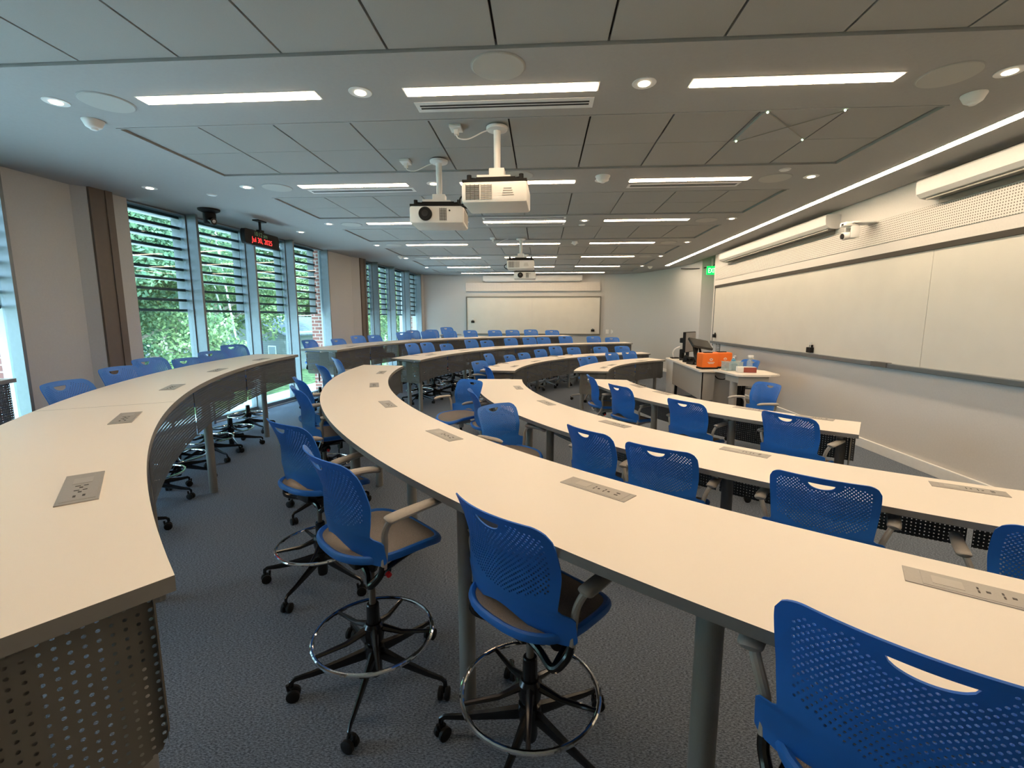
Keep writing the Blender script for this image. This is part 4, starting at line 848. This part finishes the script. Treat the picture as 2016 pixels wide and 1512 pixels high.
CH = [
 ('T2n', 0.608, 0.682, 53, 1.08, 60, 'blue stool at the bottom right corner, nearest the camera, cut by the frame'),
 ('T2n', -0.184, 1.371, 46.7, 1.00, 34, 'blue stool with red knob at bottom centre, full back view, chrome foot ring below'),
 ('T2n', -0.877, 1.646, 46.7, 1.085, 58, 'blue stool left of the bottom centre one, grey seat and armrest showing fully'),
 ('T2n', -1.464, 2.396, 56, 1.03, 46.5, 'blue stool half hidden behind the left foreground stool, third from the camera'),
 ('T2n', -1.98, 3.48, 38, 1.06, None, 'blue stool seen edge-on at the leftmost bulge of the long middle table'),
 ('T2n', -2.26, 4.03, 38, 1.06, None, 'blue stool just behind the one at the bulge of the long middle table'),
 ('T2n', -2.62, 5.18, 38, 1.07, None, 'blue stool near the far left end of the long middle table, second from its end'),
 ('T2n', -2.81, 6.00, 34, 1.08, None, 'blue stool at the far end of the long middle table, beside the aisle'),
 ('T1n', -3.35, 2.94, 14, 1.17, None, 'leftmost blue stool behind the high left table, against the white pier'),
 ('T1n', -3.68, 3.69, 9, 1.19, None, 'second blue stool from the left behind the high table, before the brown column'),
 ('T1n', -3.86, 4.21, 6, 1.22, None, 'third blue stool from the left behind the high table, at the window edge'),
 ('T1n', -4.05, 4.92, 1, 1.16, None, 'fourth and lowest blue stool behind the high table, before the trees'),
 ('T1n', -4.10, 5.40, -3, 1.205, None, 'fifth blue stool behind the high table, left one of an overlapping pair'),
 ('T1n', -4.42, 6.27, -10, 1.235, None, 'rightmost and tallest blue stool behind the high table, overlapping its neighbour'),
 ('T3n', 2.02, 1.72, 62, 0.80, 30, 'blue chair whose wing alone shows at the right edge below the low table'),
 ('T3n', 1.34, 2.20, 54, 0.843, 30, 'blue chair with wide perforated back at the low middle table, rightmost full one'),
 ('T3n', 0.68, 2.72, 53, 0.837, None, 'blue chair with wide perforated back at the low middle table, second from right'),
 ('T3n', 0.28, 3.15, 38, 0.84, None, 'blue chair turned left at the low middle table, third from right'),
 ('T3n', -0.44, 4.02, -42, 0.845, None, 'blue chair turned away from the low table with its grey seat and both arms showing'),
 ('T3n', -0.80, 4.92, 15, 0.83, None, 'blue chair standing edge-on between two swivelled chairs at the low table end'),
 ('T3n', -0.82, 5.55, -130, 0.86, None, 'blue chair swivelled to face left with its seat toward the aisle'),
 ('T4n', 0.62, 6.24, 4, 0.84, None, 'blue chair seen edge-on at the far tip of the innermost near table'),
 ('T4n', 0.86, 5.40, 26, 0.83, None, 'blue chair second from the far tip of the innermost near table'),
 ('T4n', 1.36, 4.51, 34, 0.81, None, 'blue chair at the middle of the innermost near table'),
 ('T4n', 1.96, 3.78, 34, 0.835, 20, 'blue chair at the right end of the innermost near table'),
 ('T1f', -4.24, 8.05, -4, 1.222, None, 'blue stool at the near end of the far high table, before the house window'),
 ('T1f', -3.96, 8.62, -9, 1.22, None, 'blue stool by the far windows, second along the far high table'),
 ('T1f', -3.83, 9.26, -14, 1.26, None, 'blue stool before the middle pier, third along the far high table'),
 ('T1f', -3.67, 9.78, -18, 1.25, None, 'blue stool before the dark column, fourth along the far high table'),
 ('T1f', -3.31, 10.68, -26, 1.29, None, 'blue stool before the far window group, fifth along the far high table'),
 ('T1f', -2.90, 11.45, -35, 1.29, None, 'blue stool at the corner of the back wall, sixth along the far high table'),
 ('T1f', -2.46, 12.00, -39, 1.29, None, 'blue stool left of the back whiteboard, seventh along the far high table'),
 ('T1f', -1.99, 12.50, -45, 1.29, None, 'blue stool under the left edge of the back whiteboard'),
 ('T1f', -1.37, 13.05, -51, 1.28, None, 'blue stool under the left half of the back whiteboard'),
 ('T1f', -0.89, 13.40, -56, 1.28, None, 'blue stool just left of the back whiteboard seam'),
 ('T1f', -0.36, 13.75, -61, 1.285, None, 'blue stool under the seam of the back whiteboard'),
 ('T1f', 0.28, 14.05, -66, 1.26, None, 'blue stool last along the far high table, under the right half of the board'),
 ('T0f', -3.38, 11.80, -30, 1.305, None, 'blue stool behind the far high row, right against the last window'),
 ('T0f', -3.10, 12.7, -40, 1.30, None, 'blue stool behind the far high row, hidden by a nearer one in the corner'),
 ('T0f', -2.78, 13.2, -40, 1.36, None, 'tallest far blue stool rising behind the row left of the board'),
 ('T2f', -2.56, 8.73, -15, 1.13, None, 'blue stool first from the aisle at the second far table'),
 ('T2f', -2.40, 9.27, -19, 1.12, None, 'blue stool second from the aisle at the second far table'),
 ('T2f', -2.13, 9.91, -25, 1.06, None, 'low blue stool third from the aisle at the second far table'),
 ('T2f', -1.71, 10.72, -32, 1.12, None, 'blue stool fourth from the aisle at the second far table'),
 ('T2f', -1.39, 11.17, -36, 1.08, None, 'low blue stool fifth from the aisle at the second far table'),
 ('T2f', -0.85, 11.82, -43, 1.11, None, 'blue stool sixth from the aisle at the second far table'),
 ('T2f', -0.38, 12.30, -49, 1.11, None, 'blue stool left of an overlapping pair at the second far table'),
 ('T2f', 0.00, 12.60, -52, 1.10, None, 'blue stool right of an overlapping pair at the second far table'),
 ('T2f', 0.62, 13.04, -58, 1.12, None, 'blue stool just left of the far high table end'),
 ('T2f', 1.46, 13.51, -66, 1.10, None, 'blue stool below the two wall switches, second from the right end'),
 ('T2f', 2.03, 13.72, -71, 1.06, None, 'rightmost blue stool at the second far table'),
 ('T3f', -1.20, 8.40, -30, 0.83, None, 'blue chair at the aisle tip of the third far table'),
 ('T3f', -1.10, 8.95, -15, 0.92, None, 'taller blue chair standing edge-on behind the aisle tip of the third far table'),
 ('T3f', -0.98, 7.75, 20, 0.80, None, 'blue chair half hidden below the tip of the third far table'),
 ('T3f', -0.75, 9.84, -25, 0.83, None, 'blue chair third along the third far table'),
 ('T3f', -0.46, 10.38, -32, 0.84, None, 'blue chair fourth along the third far table'),
 ('T3f', -0.09, 10.95, -38, 0.88, None, 'blue chair fifth along the third far table'),
 ('T3f', 0.28, 11.35, -44, 0.93, None, 'tallest blue chair at the third far table'),
 ('T3f', 0.76, 11.80, -50, 0.88, None, 'blue chair seventh along the third far table'),
 ('T3f', 1.51, 12.30, -60, 0.87, None, 'blue chair eighth along the third far table'),
 ('T3f', 2.13, 12.62, -67, 0.87, None, 'blue chair at the right end of the third far table, left of a pair'),
 ('T4f', 0.75, 9.21, -27, 0.84, None, 'blue chair at the aisle tip of the innermost far table'),
 ('T4f', 0.97, 9.62, -34, 0.83, None, 'blue chair second from the tip of the innermost far table'),
 ('T4f', 1.49, 10.28, -45, 0.86, None, 'blue chair third along the innermost far table'),
 ('T4f', 1.94, 10.65, -53, 0.87, None, 'blue chair last along the innermost far table'),
 ('I', 2.90, 5.93, 196, 0.80, None, 'blue chair alone below the lecturer side table, near the right wall'),
 ('I', 3.85, 8.60, 197, 0.863, None, 'blue chair behind the lecturer side table, mostly hidden by it'),
]
for k, x, y, yaw, zt, br, lab in CH:
    chair(x, y, yaw, zt, G[k][1], lab, G[k][0], br)
# ------------------------------------------------------------------ lecturer desk and what stands on it
DZ = 0.76
t = thing('lecturer_desk', 'pale grey lecturer desk with equipment rack at the front of the room', 'desk', (2.72, 7.7, 0))
def R_(x): return x-2.72
bm = bmesh.new(); prism(bm, [(0.0, 2.55), (-0.12, 0.0), (0.10, -0.02), (0.72, 0.15), (0.85, 2.55)], DZ-0.03, DZ); obj('desktop', bm, M['lam'], t)
bm = bmesh.new(); prism(bm, [(0.02, 2.05), (-0.07, 0.03), (-0.05, 0.03), (0.04, 2.05)], 0.26, DZ-0.03); obj('front_panel', bm, M['pad'], t)
bm = bmesh.new(); prism(bm, [(-0.07, 0.03), (0.14, 0.03), (0.14, 0.05), (-0.07, 0.05)], 0.26, DZ-0.03); obj('end_panel', bm, M['pad'], t)
cbn = obj('cabinet', B(0.02, 0.42, 2.06, 2.53, 0.0, DZ-0.03, bev=0.004), M['whitep'], t)
obj('cabinet_door', B(0.05, 0.30, 2.045, 2.06, 0.03, DZ-0.08, bev=0.003), M['whitep'], cbn)
bm = bmesh.new()
for z in (0.56, 0.46, 0.41): tube(bm, [(0.13, 2.045, z), (0.13, 2.035, z)], 0.022, 14)
obj('cable_ports', bm, M['blackp'], cbn)
rk = obj('equipment_rack', B(0.14, 0.42, 0.10, 0.70, 0.06, DZ-0.05, bev=0.004), M['pad'], t)
obj('rack_face', B(0.42, 0.60, 0.08, 0.70, 0.02, DZ-0.05), M['blackp'], t)
bm = bmesh.new(); tube(bm, smoothpts([(0.15, 0.09, 0.68), (0.2, 0.06, 0.62), (0.3, 0.06, 0.61), (0.38, 0.09, 0.66)], 5), 0.008, 8); obj('cable', bm, M['blackp'], t)
for x, y in ((0.06, 1.95), (0.75, 0.4), (0.78, 2.4)):
    bm = bmesh.new(); tube(bm, [(x+0.03, y, DZ-0.03), (x, y-0.02, 0.0)], 0.028, 12); obj('leg', bm, M['blackp'], t, smooth=True)
t2 = thing('side_table', 'small pale side table with grey apron in front of the lecturer desk', 'table', (3.1, 7.2, 0))
bm = bmesh.new(); prism(bm, [(-0.30, 0.44), (-0.24, -0.28), (-0.16, -0.33), (0.24, -0.31), (0.42, -0.22), (0.44, 0.30), (0.3, 0.44)], DZ-0.001, DZ+0.027); obj('tabletop', bm, M['lam'], t2)
bm = bmesh.new(); prism(bm, [(-0.20, -0.28), (0.24, -0.27), (0.24, -0.25), (-0.20, -0.26)], DZ-0.14, DZ-0.001); prism(bm, [(-0.24, 0.10), (-0.20, -0.28), (-0.18, -0.28), (-0.22, 0.10)], DZ-0.10, DZ-0.001); obj('apron', bm, M['pad'], t2)
bm = bmesh.new(); lathe(bm, [(0.055, 0.0), (0.055, DZ-0.002)], 20, -0.17, -0.05); lathe(bm, [(0.09, 0.0), (0.09, 0.012)], 20, -0.17, -0.05); obj('leg', bm, M['pad'], t2, smooth=True)
bm = bmesh.new(); lathe(bm, [(0.03, 0.0), (0.03, DZ-0.002)], 16, 0.34, 0.2); obj('leg', bm, M['pad'], t2, smooth=True)
t3 = thing('monitor', 'black-backed desktop monitor turned away on the lecturer desk', 'monitor', (2.98, 9.60, DZ), D2R(-22))
bm = bmesh.new(); box(bm, -0.13, 0.13, -0.10, 0.10, 0, 0.015, bev=0.004); box(bm, -0.03, 0.03, 0.0, 0.03, 0.01, 0.30); obj('stand', bm, M['blackp'], t3)
bm = bmesh.new(); box(bm, -0.045, 0.01, -0.30, 0.30, 0.17, 0.58, bev=0.01); obj('housing', bm, M['blackp'], t3)
obj('webcam', B(0.02, 0.10, 0.10, 0.22, 0.36, 0.46, bev=0.015), M['blackp'], t3)
obj('screen', B(-0.051, -0.045, -0.285, 0.285, 0.185, 0.565), M['screen'], t3)
t3.rotation_euler = (0, 0, D2R(144))
t4 = thing('desk_phone', 'black desk phone and handset beside the monitor', 'phone', (2.92, 9.15, DZ), D2R(30))
bm = bmesh.new(); prism(bm, [(-0.11, -0.10), (0.11, -0.10), (0.11, 0.12), (-0.11, 0.12)], 0, 0.03); vs = box(bm, -0.10, 0.10, 0.02, 0.12, 0.03, 0.10, bev=0.01); obj('phone_base', bm, M['blackp'], t4)
bm = bmesh.new(); tube(bm, smoothpts([(-0.09, -0.06, 0.06), (-0.09, 0.0, 0.10), (-0.09, 0.08, 0.12)], 4), 0.022, 10); obj('handset', bm, M['blackp'], t4, smooth=True)
t5 = thing('document_camera', 'white curved arm camera at the far left end of the lecturer desk', 'camera', (2.83, 10.05, DZ))
bm = bmesh.new(); tube(bm, smoothpts([(0, 0, 0.02), (-0.02, 0, 0.12), (0.02, 0, 0.2), (0.12, 0, 0.25)], 5), 0.014, 10); obj('arm', bm, M['whitep'], t5, smooth=True)
obj('foot', B(-0.06, 0.10, -0.08, 0.06, 0, 0.025, bev=0.006), M['blackp'], t5)
t5b = thing('black_speaker', 'small black cylinder speaker between the white arm camera and the monitor', 'speaker', (2.92, 9.78, DZ))
bm = bmesh.new(); lathe(bm, [(0.045, 0.0), (0.05, 0.01), (0.05, 0.2), (0.04, 0.215)], 20); obj('body', bm, M['blackp'], t5b, smooth=True); bm = bmesh.new(); lathe(bm, [(0.051, 0.02), (0.051, 0.03)], 20); obj('ring', bm, M['dgrey'], t5b)
t6 = thing('touch_panel', 'black tilted touch panel on a sloped stand behind the orange boxes', 'touch panel', (2.86, 8.75, DZ), D2R(10))
bm = bmesh.new(); prism(bm, [(-0.10, -0.12), (0.12, -0.12), (0.12, 0.14), (-0.10, 0.14)], 0, 0.02); tube(bm, [(-0.08, -0.1, 0.02), (0.06, 0.05, 0.30)], 0.02, 8); tube(bm, [(0.1, -0.1, 0.02), (0.1, 0.05, 0.30)], 0.02, 8); tube(bm, [(-0.14, -0.42, 0.02), (-0.05, -0.1, 0.16), (0.0, 0.05, 0.33)], 0.035, 8); tube(bm, [(-0.14, -0.42, 0.02), (0.02, -0.30, 0.02)], 0.03, 8); obj('stand', bm, M['blackp'], t6)
bm = bmesh.new(); box(bm, -0.18, 0.24, -0.13, 0.13, 0, 0.05, bev=0.012); bmesh.ops.rotate(bm, verts=bm.verts, cent=(0, 0, 0), matrix=Matrix.Rotation(D2R(12), 3, 'Y')); bmesh.ops.rotate(bm, verts=bm.verts, cent=(0, 0, 0), matrix=Matrix.Rotation(D2R(34), 3, 'X')); bmesh.ops.translate(bm, verts=bm.verts, vec=(0.06, 0.03, 0.36)); pn = obj('panel', bm, M['black'], t6)
for i, (x, y, lab) in enumerate(((2.81, 7.98, 'left orange fabric box with white emblem on the lecturer desk'), (3.10, 8.14, 'right orange fabric box partly behind the clear bin'))):
    t = thing('orange_box', lab, 'box', (x, y, DZ), D2R(8))
    bm = bmesh.new(); box(bm, -0.14, 0.14, -0.11, 0.11, 0.0, 0.03, bev=0.006); obj('base', bm, M['blackp'], t)
    bm = bmesh.new(); box(bm, -0.14, 0.14, -0.11, 0.11, 0.028, 0.27, bev=0.02); obj('case', bm, M['orange'], t, smooth=True, angle=40)
    bm = bmesh.new(); box(bm, -0.07, 0.07, -0.04, 0.04, 0.268, 0.285, bev=0.008); obj('handle', bm, M['blackp'], t)
    bm = bmesh.new()
    for k in range(6): 
        a0 = PI*k/6; a1 = PI*(k+0.8)/6
        bm.faces.new([bm.verts.new((0.016*math.cos(q)+0.01, -0.1115, 0.155+0.016*math.sin(q))) for q in (a0, a1)]+[bm.verts.new((0.032*math.cos(q)+0.01, -0.1115, 0.155+0.032*math.sin(q))) for q in (a1, a0)])
    box(bm, -0.008, 0.028, -0.1118, -0.111, 0.143, 0.153); box(bm, -0.05, 0.07, -0.1118, -0.111, 0.112, 0.122); box(bm, -0.035, 0.055, -0.1118, -0.111, 0.094, 0.101)
    obj('emblem', bm, M['whitep'], t)
t = thing('clear_bin', 'clear plastic bin with a blue-green packet on the lecturer side table', 'container', (3.03, 7.50, DZ+0.027), D2R(5))
bm = bmesh.new()
for q in ((-0.13, 0.13, -0.09, -0.087, 0, 0.13), (-0.13, 0.13, 0.087, 0.09, 0, 0.13), (-0.13, -0.127, -0.09, 0.09, 0, 0.13), (0.127, 0.13, -0.09, 0.09, 0, 0.13), (-0.13, 0.13, -0.09, 0.09, 0, 0.004)): box(bm, *q)
obj('tub', bm, M['clear'], t); bm = bmesh.new(); box(bm, -0.14, 0.14, -0.10, 0.10, 0.13, 0.142, bev=0.004); obj('lid', bm, M['clear'], t)
tag(obj('wipe_packet', B(3.0, 3.10, 7.45, 7.55, DZ+0.032, DZ+0.14, bev=0.01), M['bluel']), 'blue-grey packet standing inside the clear plastic bin', 'packet')
t = thing('glove_box', 'white and brown-red card box on the side table before the spray bottle', 'box', (3.13, 7.22, DZ+0.027), D2R(-8))
obj('carton', B(-0.13, 0.13, -0.06, 0.06, 0, 0.085, bev=0.003), M['whitep'], t); obj('red_front', B(-0.05, 0.131, -0.0615, -0.059, 0.004, 0.082), M['amber'], t)
def bottle(name, lab, x, y, z, r, h, m, capm, spray):
    t = thing(name, lab, 'bottle', (x, y, z))
    bm = bmesh.new(); lathe(bm, [(r*0.95, 0), (r, 0.01), (r, h*0.6), (r*0.8, h*0.72), (0.014, h*0.78), (0.014, h*0.84)], 20); obj('body', bm, m, t, smooth=True)
    bm = bmesh.new()
    if spray:
        lathe(bm, [(0.018, h*0.8), (0.018, h*0.88)], 14); box(bm, -0.035, 0.05, -0.016, 0.016, h*0.86, h*1.02, bev=0.008); tube(bm, [(0.03, 0, h*0.88), (0.055, 0, h*0.78)], 0.008, 8)
    else: lathe(bm, [(0.016, h*0.82), (0.016, h*0.88), (0.006, h*0.9), (0.006, h*0.97)], 12); tube(bm, [(0, 0, h*0.97), (0.035, 0, h*0.96)], 0.008, 8)
    obj('spray_head' if spray else 'pump', bm, capm, t, smooth=True)
bottle('spray_bottle', 'white-headed clear spray bottle on the lecturer side table', 3.22, 7.32, DZ+0.027, 0.042, 0.25, M['clear'], M['whitep'], True)
bottle('pump_bottle', 'blue pump sanitizer bottle behind the clear bin', 3.16, 7.78, DZ, 0.04, 0.24, M['bluel'], M['whitep'], False)
tag(obj('notebook', B(3.0, 3.16, 8.98, 9.2, DZ, DZ+0.012, bev=0.002), M['whitep']), 'small white notebook lying beside the desk phone', 'notebook')
# ------------------------------------------------------------------ outside
GZ = -3.2
tag(obj('lawn', B(-140, 10, -60, 160, GZ-0.2, GZ), M['grass']), 'green lawn outside the windows', 'grass', kind='stuff')
bm = bmesh.new(); prism(bm, [(-6.5, -20), F(0, 1.1), F(13, 1.1), (-3.5, 34), (-17, 34), (-19, -20)], GZ, GZ+0.02); tag(obj('paving', bm, M['paving']), 'pale concrete paving beside the building below the windows', 'paving')  # wide pale concrete added to bounce daylight up onto the ceiling
bm = bmesh.new(); prism(bm, [(-62, 20), (-58, 20), (-42, 110), (-48, 110)], GZ, GZ+0.03); tag(obj('street', bm, M['road']), 'pale grey street beyond the trees', 'street')
def leafball(bm, c, r, n, rnd, sz=0.115):
    for _ in range(n):
        d = Vector((rnd.gauss(0, 1), rnd.gauss(0, 1), rnd.gauss(0, 1))).normalized()
        p = Vector(c)+Vector((d.x*r[0], d.y*r[1], d.z*r[2]))*(rnd.random()**0.35)
        a = Vector((rnd.gauss(0, 1), rnd.gauss(0, 1), rnd.gauss(0, 1))).normalized(); b = a.orthogonal().normalized(); s = sz*rnd.uniform(0.6, 1.3)
        bm.faces.new([bm.verts.new(p+a*s), bm.verts.new(p+b*s*0.6), bm.verts.new(p-a*s), bm.verts.new(p-b*s*0.6)])
TREE = {}
def tree_meshes(key, h, spread, n, seed, m, low=0.25):
    rnd = random.Random(seed); bm = bmesh.new()
    tube(bm, smoothpts([(0, 0, -0.2), (0.1, 0, h*0.2), (-0.1, 0.15, h*0.45), (0.1, 0, h*0.8)], 5), [0.38, 0.36, 0.34, 0.33, 0.32, 0.30, 0.28, 0.26, 0.24, 0.22, 0.20, 0.18, 0.15, 0.12, 0.10, 0.06], 10)
    blobs = []
    for k in range(16):
        z = h*(low+(0.95-low)*rnd.random()); a = rnd.uniform(0, 6.28); q = spread*(1-0.5*abs(z/h-0.55))*rnd.uniform(0.35, 0.8)
        c = Vector((q*math.cos(a), q*math.sin(a), z)); blobs.append(c)
        tube(bm, [Vector((0, 0, z*0.8)), c*0.5+Vector((0, 0, z*0.45)), c], [0.10, 0.07, 0.03], 6)
    o = obj('trunk', bm, M['bark'], smooth=True); TREE[key+'t'] = o.data; bpy.data.objects.remove(o)
    bm = bmesh.new()
    for c in blobs: leafball(bm, c, (spread*0.42, spread*0.42, h*0.13), n//16, rnd)
    o = obj('foliage', bm, m); TREE[key+'f'] = o.data; bpy.data.objects.remove(o)
tree_meshes('A', 15, 5.5, 20000, 1, M['leaf'], 0.32); tree_meshes('B', 14, 5.0, 20000, 2, M['leaf2'], 0.30); tree_meshes('C', 7, 3.0, 4000, 3, M['leaf'], 0.15)
def P_(az, d): a = D2R(az); return (d*math.cos(a), d*math.sin(a))
# az measured from +x; the windows show roughly 112..135 degrees
TR = [('B', 133.5, 28, 1.0), ('A', 129.6, 38, 1.0), ('A', 126.2, 33, 1.05), ('B', 127.9, 44, 1.1), ('A', 137, 34, 1.0), ('B', 141, 26, 1.0), ('A', 118.0, 72, 1.3), ('B', 121.5, 76, 1.4), ('A', 114.5, 66, 1.3), ('B', 111.0, 46, 1.1), ('A', 108.5, 34, 0.9), ('B', 106.3, 42, 1.0), ('A', 104.0, 30, 0.9), ('B', 131.5, 62, 1.4), ('A', 126, 70, 1.4), ('B', 135.5, 66, 1.4), ('A', 112.5, 84, 1.5), ('B', 116.4, 88, 1.6), ('C', 127.8, 26, 0.8), ('C', 125.6, 34, 0.6), ('A', 144, 40, 1.0), ('B', 139, 60, 1.3), ('C', 134.2, 30, 0.6), ('A', 109.5, 70, 1.4)]+[('C', 113.2+2.9*i, 82+5*(i % 2), 2.3) for i in range(9)]+[('A', 149, 36, 1.0), ('B', 156, 31, 1.0), ('A', 164, 38, 1.1), ('B', 172, 33, 1.0)]
where = ['left bay of the first window group', 'first window group with a pale thick trunk', 'second bay of the first window group', 'behind the clock sign', 'left of the near white pier', 'outside the leftmost window', 'behind the gabled house, left part', 'far behind the gabled house', 'behind the gabled house, right part', 'outside the far window group, left bay', 'outside the far window group, middle', 'outside the far window group, behind another', 'outside the last bay at the back corner', 'far beyond the street at left', 'far beyond the street in the middle', 'far beyond the street by the column', 'farthest behind the house roof', 'tallest one at the horizon over the house', 'low shrub-like one under the louvers', 'low one between trunk and house', 'far left out beyond the leftmost window', 'deep behind the leftmost window', 'low one at the left window edge', 'distant one beyond the far window group']+['round one on the horizon, '+q for q in ('just right of the middle pier line', 'over the right end of the house roof', 'over the middle of the house roof', 'over the house gable', 'left of the house gable', 'behind the leaning wires', 'right part of the first bay', 'middle of the first bay', 'left part of the first bay')]+['beyond the left wall windows, '+q for q in ('first left of the frame', 'second left of the frame', 'third left of the frame', 'fourth left of the frame')]
for (k, az, d, s), wh in zip(TR, where):
    x, y = P_(az, d); t = thing('tree', ('green tree outside, ' if 'round one' in wh else 'green leafy tree outside, ')+wh, 'tree', (x, y, GZ), random.uniform(0, 6.28), 'trees outside the windows')
    t.scale = (s, s, s)
    for nm, kk in (('trunk', 't'), ('foliage', 'f')):
        o = bpy.data.objects.new(nm, TREE[k+kk]); C.objects.link(o); o.parent = t
# gabled house
hx, hy = -27.6, 42.5
t = thing('gabled_house', 'pale siding house with grey shingle gable roof seen through the windows', 'house', (hx, hy, GZ), D2R(-20))
bm = bmesh.new(); W2, Ln, He, Hr = 4.3, 14, 3.5, 5.0
prof = [(-W2, 0), (W2, 0), (W2, He), (0, Hr-0.1), (-W2, He)]
r0 = [bm.verts.new((x, 0, z)) for x, z in prof]; r1 = [bm.verts.new((x, Ln, z)) for x, z in prof]
bm.faces.new(r0); bm.faces.new(r1[::-1])
for i in range(5): bm.faces.new((r0[i], r0[(i+1) % 5], r1[(i+1) % 5], r1[i]))
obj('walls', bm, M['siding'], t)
bm = bmesh.new()
for s in (-1, 1):
    prof = [(0, Hr), (s*(W2+0.4), He-0.15), (s*(W2+0.4), He-0.28), (0, Hr-0.13)]
    r0 = [bm.verts.new((x, -0.4, z)) for x, z in prof]; r1 = [bm.verts.new((x, Ln+0.4, z)) for x, z in prof]
    bm.faces.new(r0); bm.faces.new(r1[::-1])
    for i in range(4): bm.faces.new((r0[i], r0[(i+1) % 4], r1[(i+1) % 4], r1[i]))
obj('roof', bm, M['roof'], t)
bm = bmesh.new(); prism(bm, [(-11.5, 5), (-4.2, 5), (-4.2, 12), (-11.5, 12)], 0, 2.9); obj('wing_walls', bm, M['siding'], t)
bm = bmesh.new(); v = [bm.verts.new(p) for p in ((-12, 4.6, 2.8), (-3.9, 4.6, 2.8), (-3.9, 12.4, 2.8), (-12, 12.4, 2.8), (-12, 8.5, 4.4), (-3.9, 8.5, 4.4))]
for q in ((0, 1, 5, 4), (2, 3, 4, 5), (1, 2, 5), (0, 4, 3), (0, 3, 2, 1)): bm.faces.new([v[i] for i in q])
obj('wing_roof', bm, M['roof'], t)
for x, y in ((-2.6, -0.04), (2.6, -0.04), (-6.0, 4.96), (-9.4, 4.96)):
    wf = obj('window', B(x-0.5, x+0.5, y-0.03, y+0.03, 1.0, 2.3), M['trimw'], t); obj('pane', B(x-0.42, x+0.42, y-0.05, y-0.03, 1.08, 2.22), M['mull'], wf)
for y in (3.0, 6.0, 9.0, 12.0):
    wf = obj('window', B(4.27, 4.33, y-0.5, y+0.5, 1.0, 2.3), M['trimw'], t); obj('pane', B(4.33, 4.35, y-0.42, y+0.42, 1.08, 2.22), M['mull'], wf)
bm = bmesh.new(); tube(bm, smoothpts([(-70, 30, 5.2), (-45, 42, 4.4), (-20, 60, 5.4)], 6), 0.05, 6); tag(obj('power_line', bm, M['whitep']), 'thin pale overhead power line crossing the upper window bays', 'wire')
bm = bmesh.new(); tube(bm, smoothpts([(-60, 26, 2.0), (-40, 40, 1.4), (-20, 58, 2.4)], 6), 0.04, 6); tag(obj('power_line', bm, M['whitep']), 'thin pale overhead wire crossing the lower window bays', 'wire')
x0, y0 = P_(124.6, 30); x1, y1 = P_(127.3, 30)
bm = bmesh.new(); tube(bm, [(x0, y0, -1.6), (x1, y1, 7.5)], 0.05, 6); tag(obj('guy_wire', bm, M['whitep']), 'pale leaning guy wire, left one of two, in the second bay', 'wire')
bm = bmesh.new(); tube(bm, [(x0+0.3, y0, -1.6), (x1+0.9, y1, 7.5)], 0.05, 6); tag(obj('guy_wire', bm, M['whitep']), 'pale leaning guy wire, right one of two, in the second bay', 'wire')
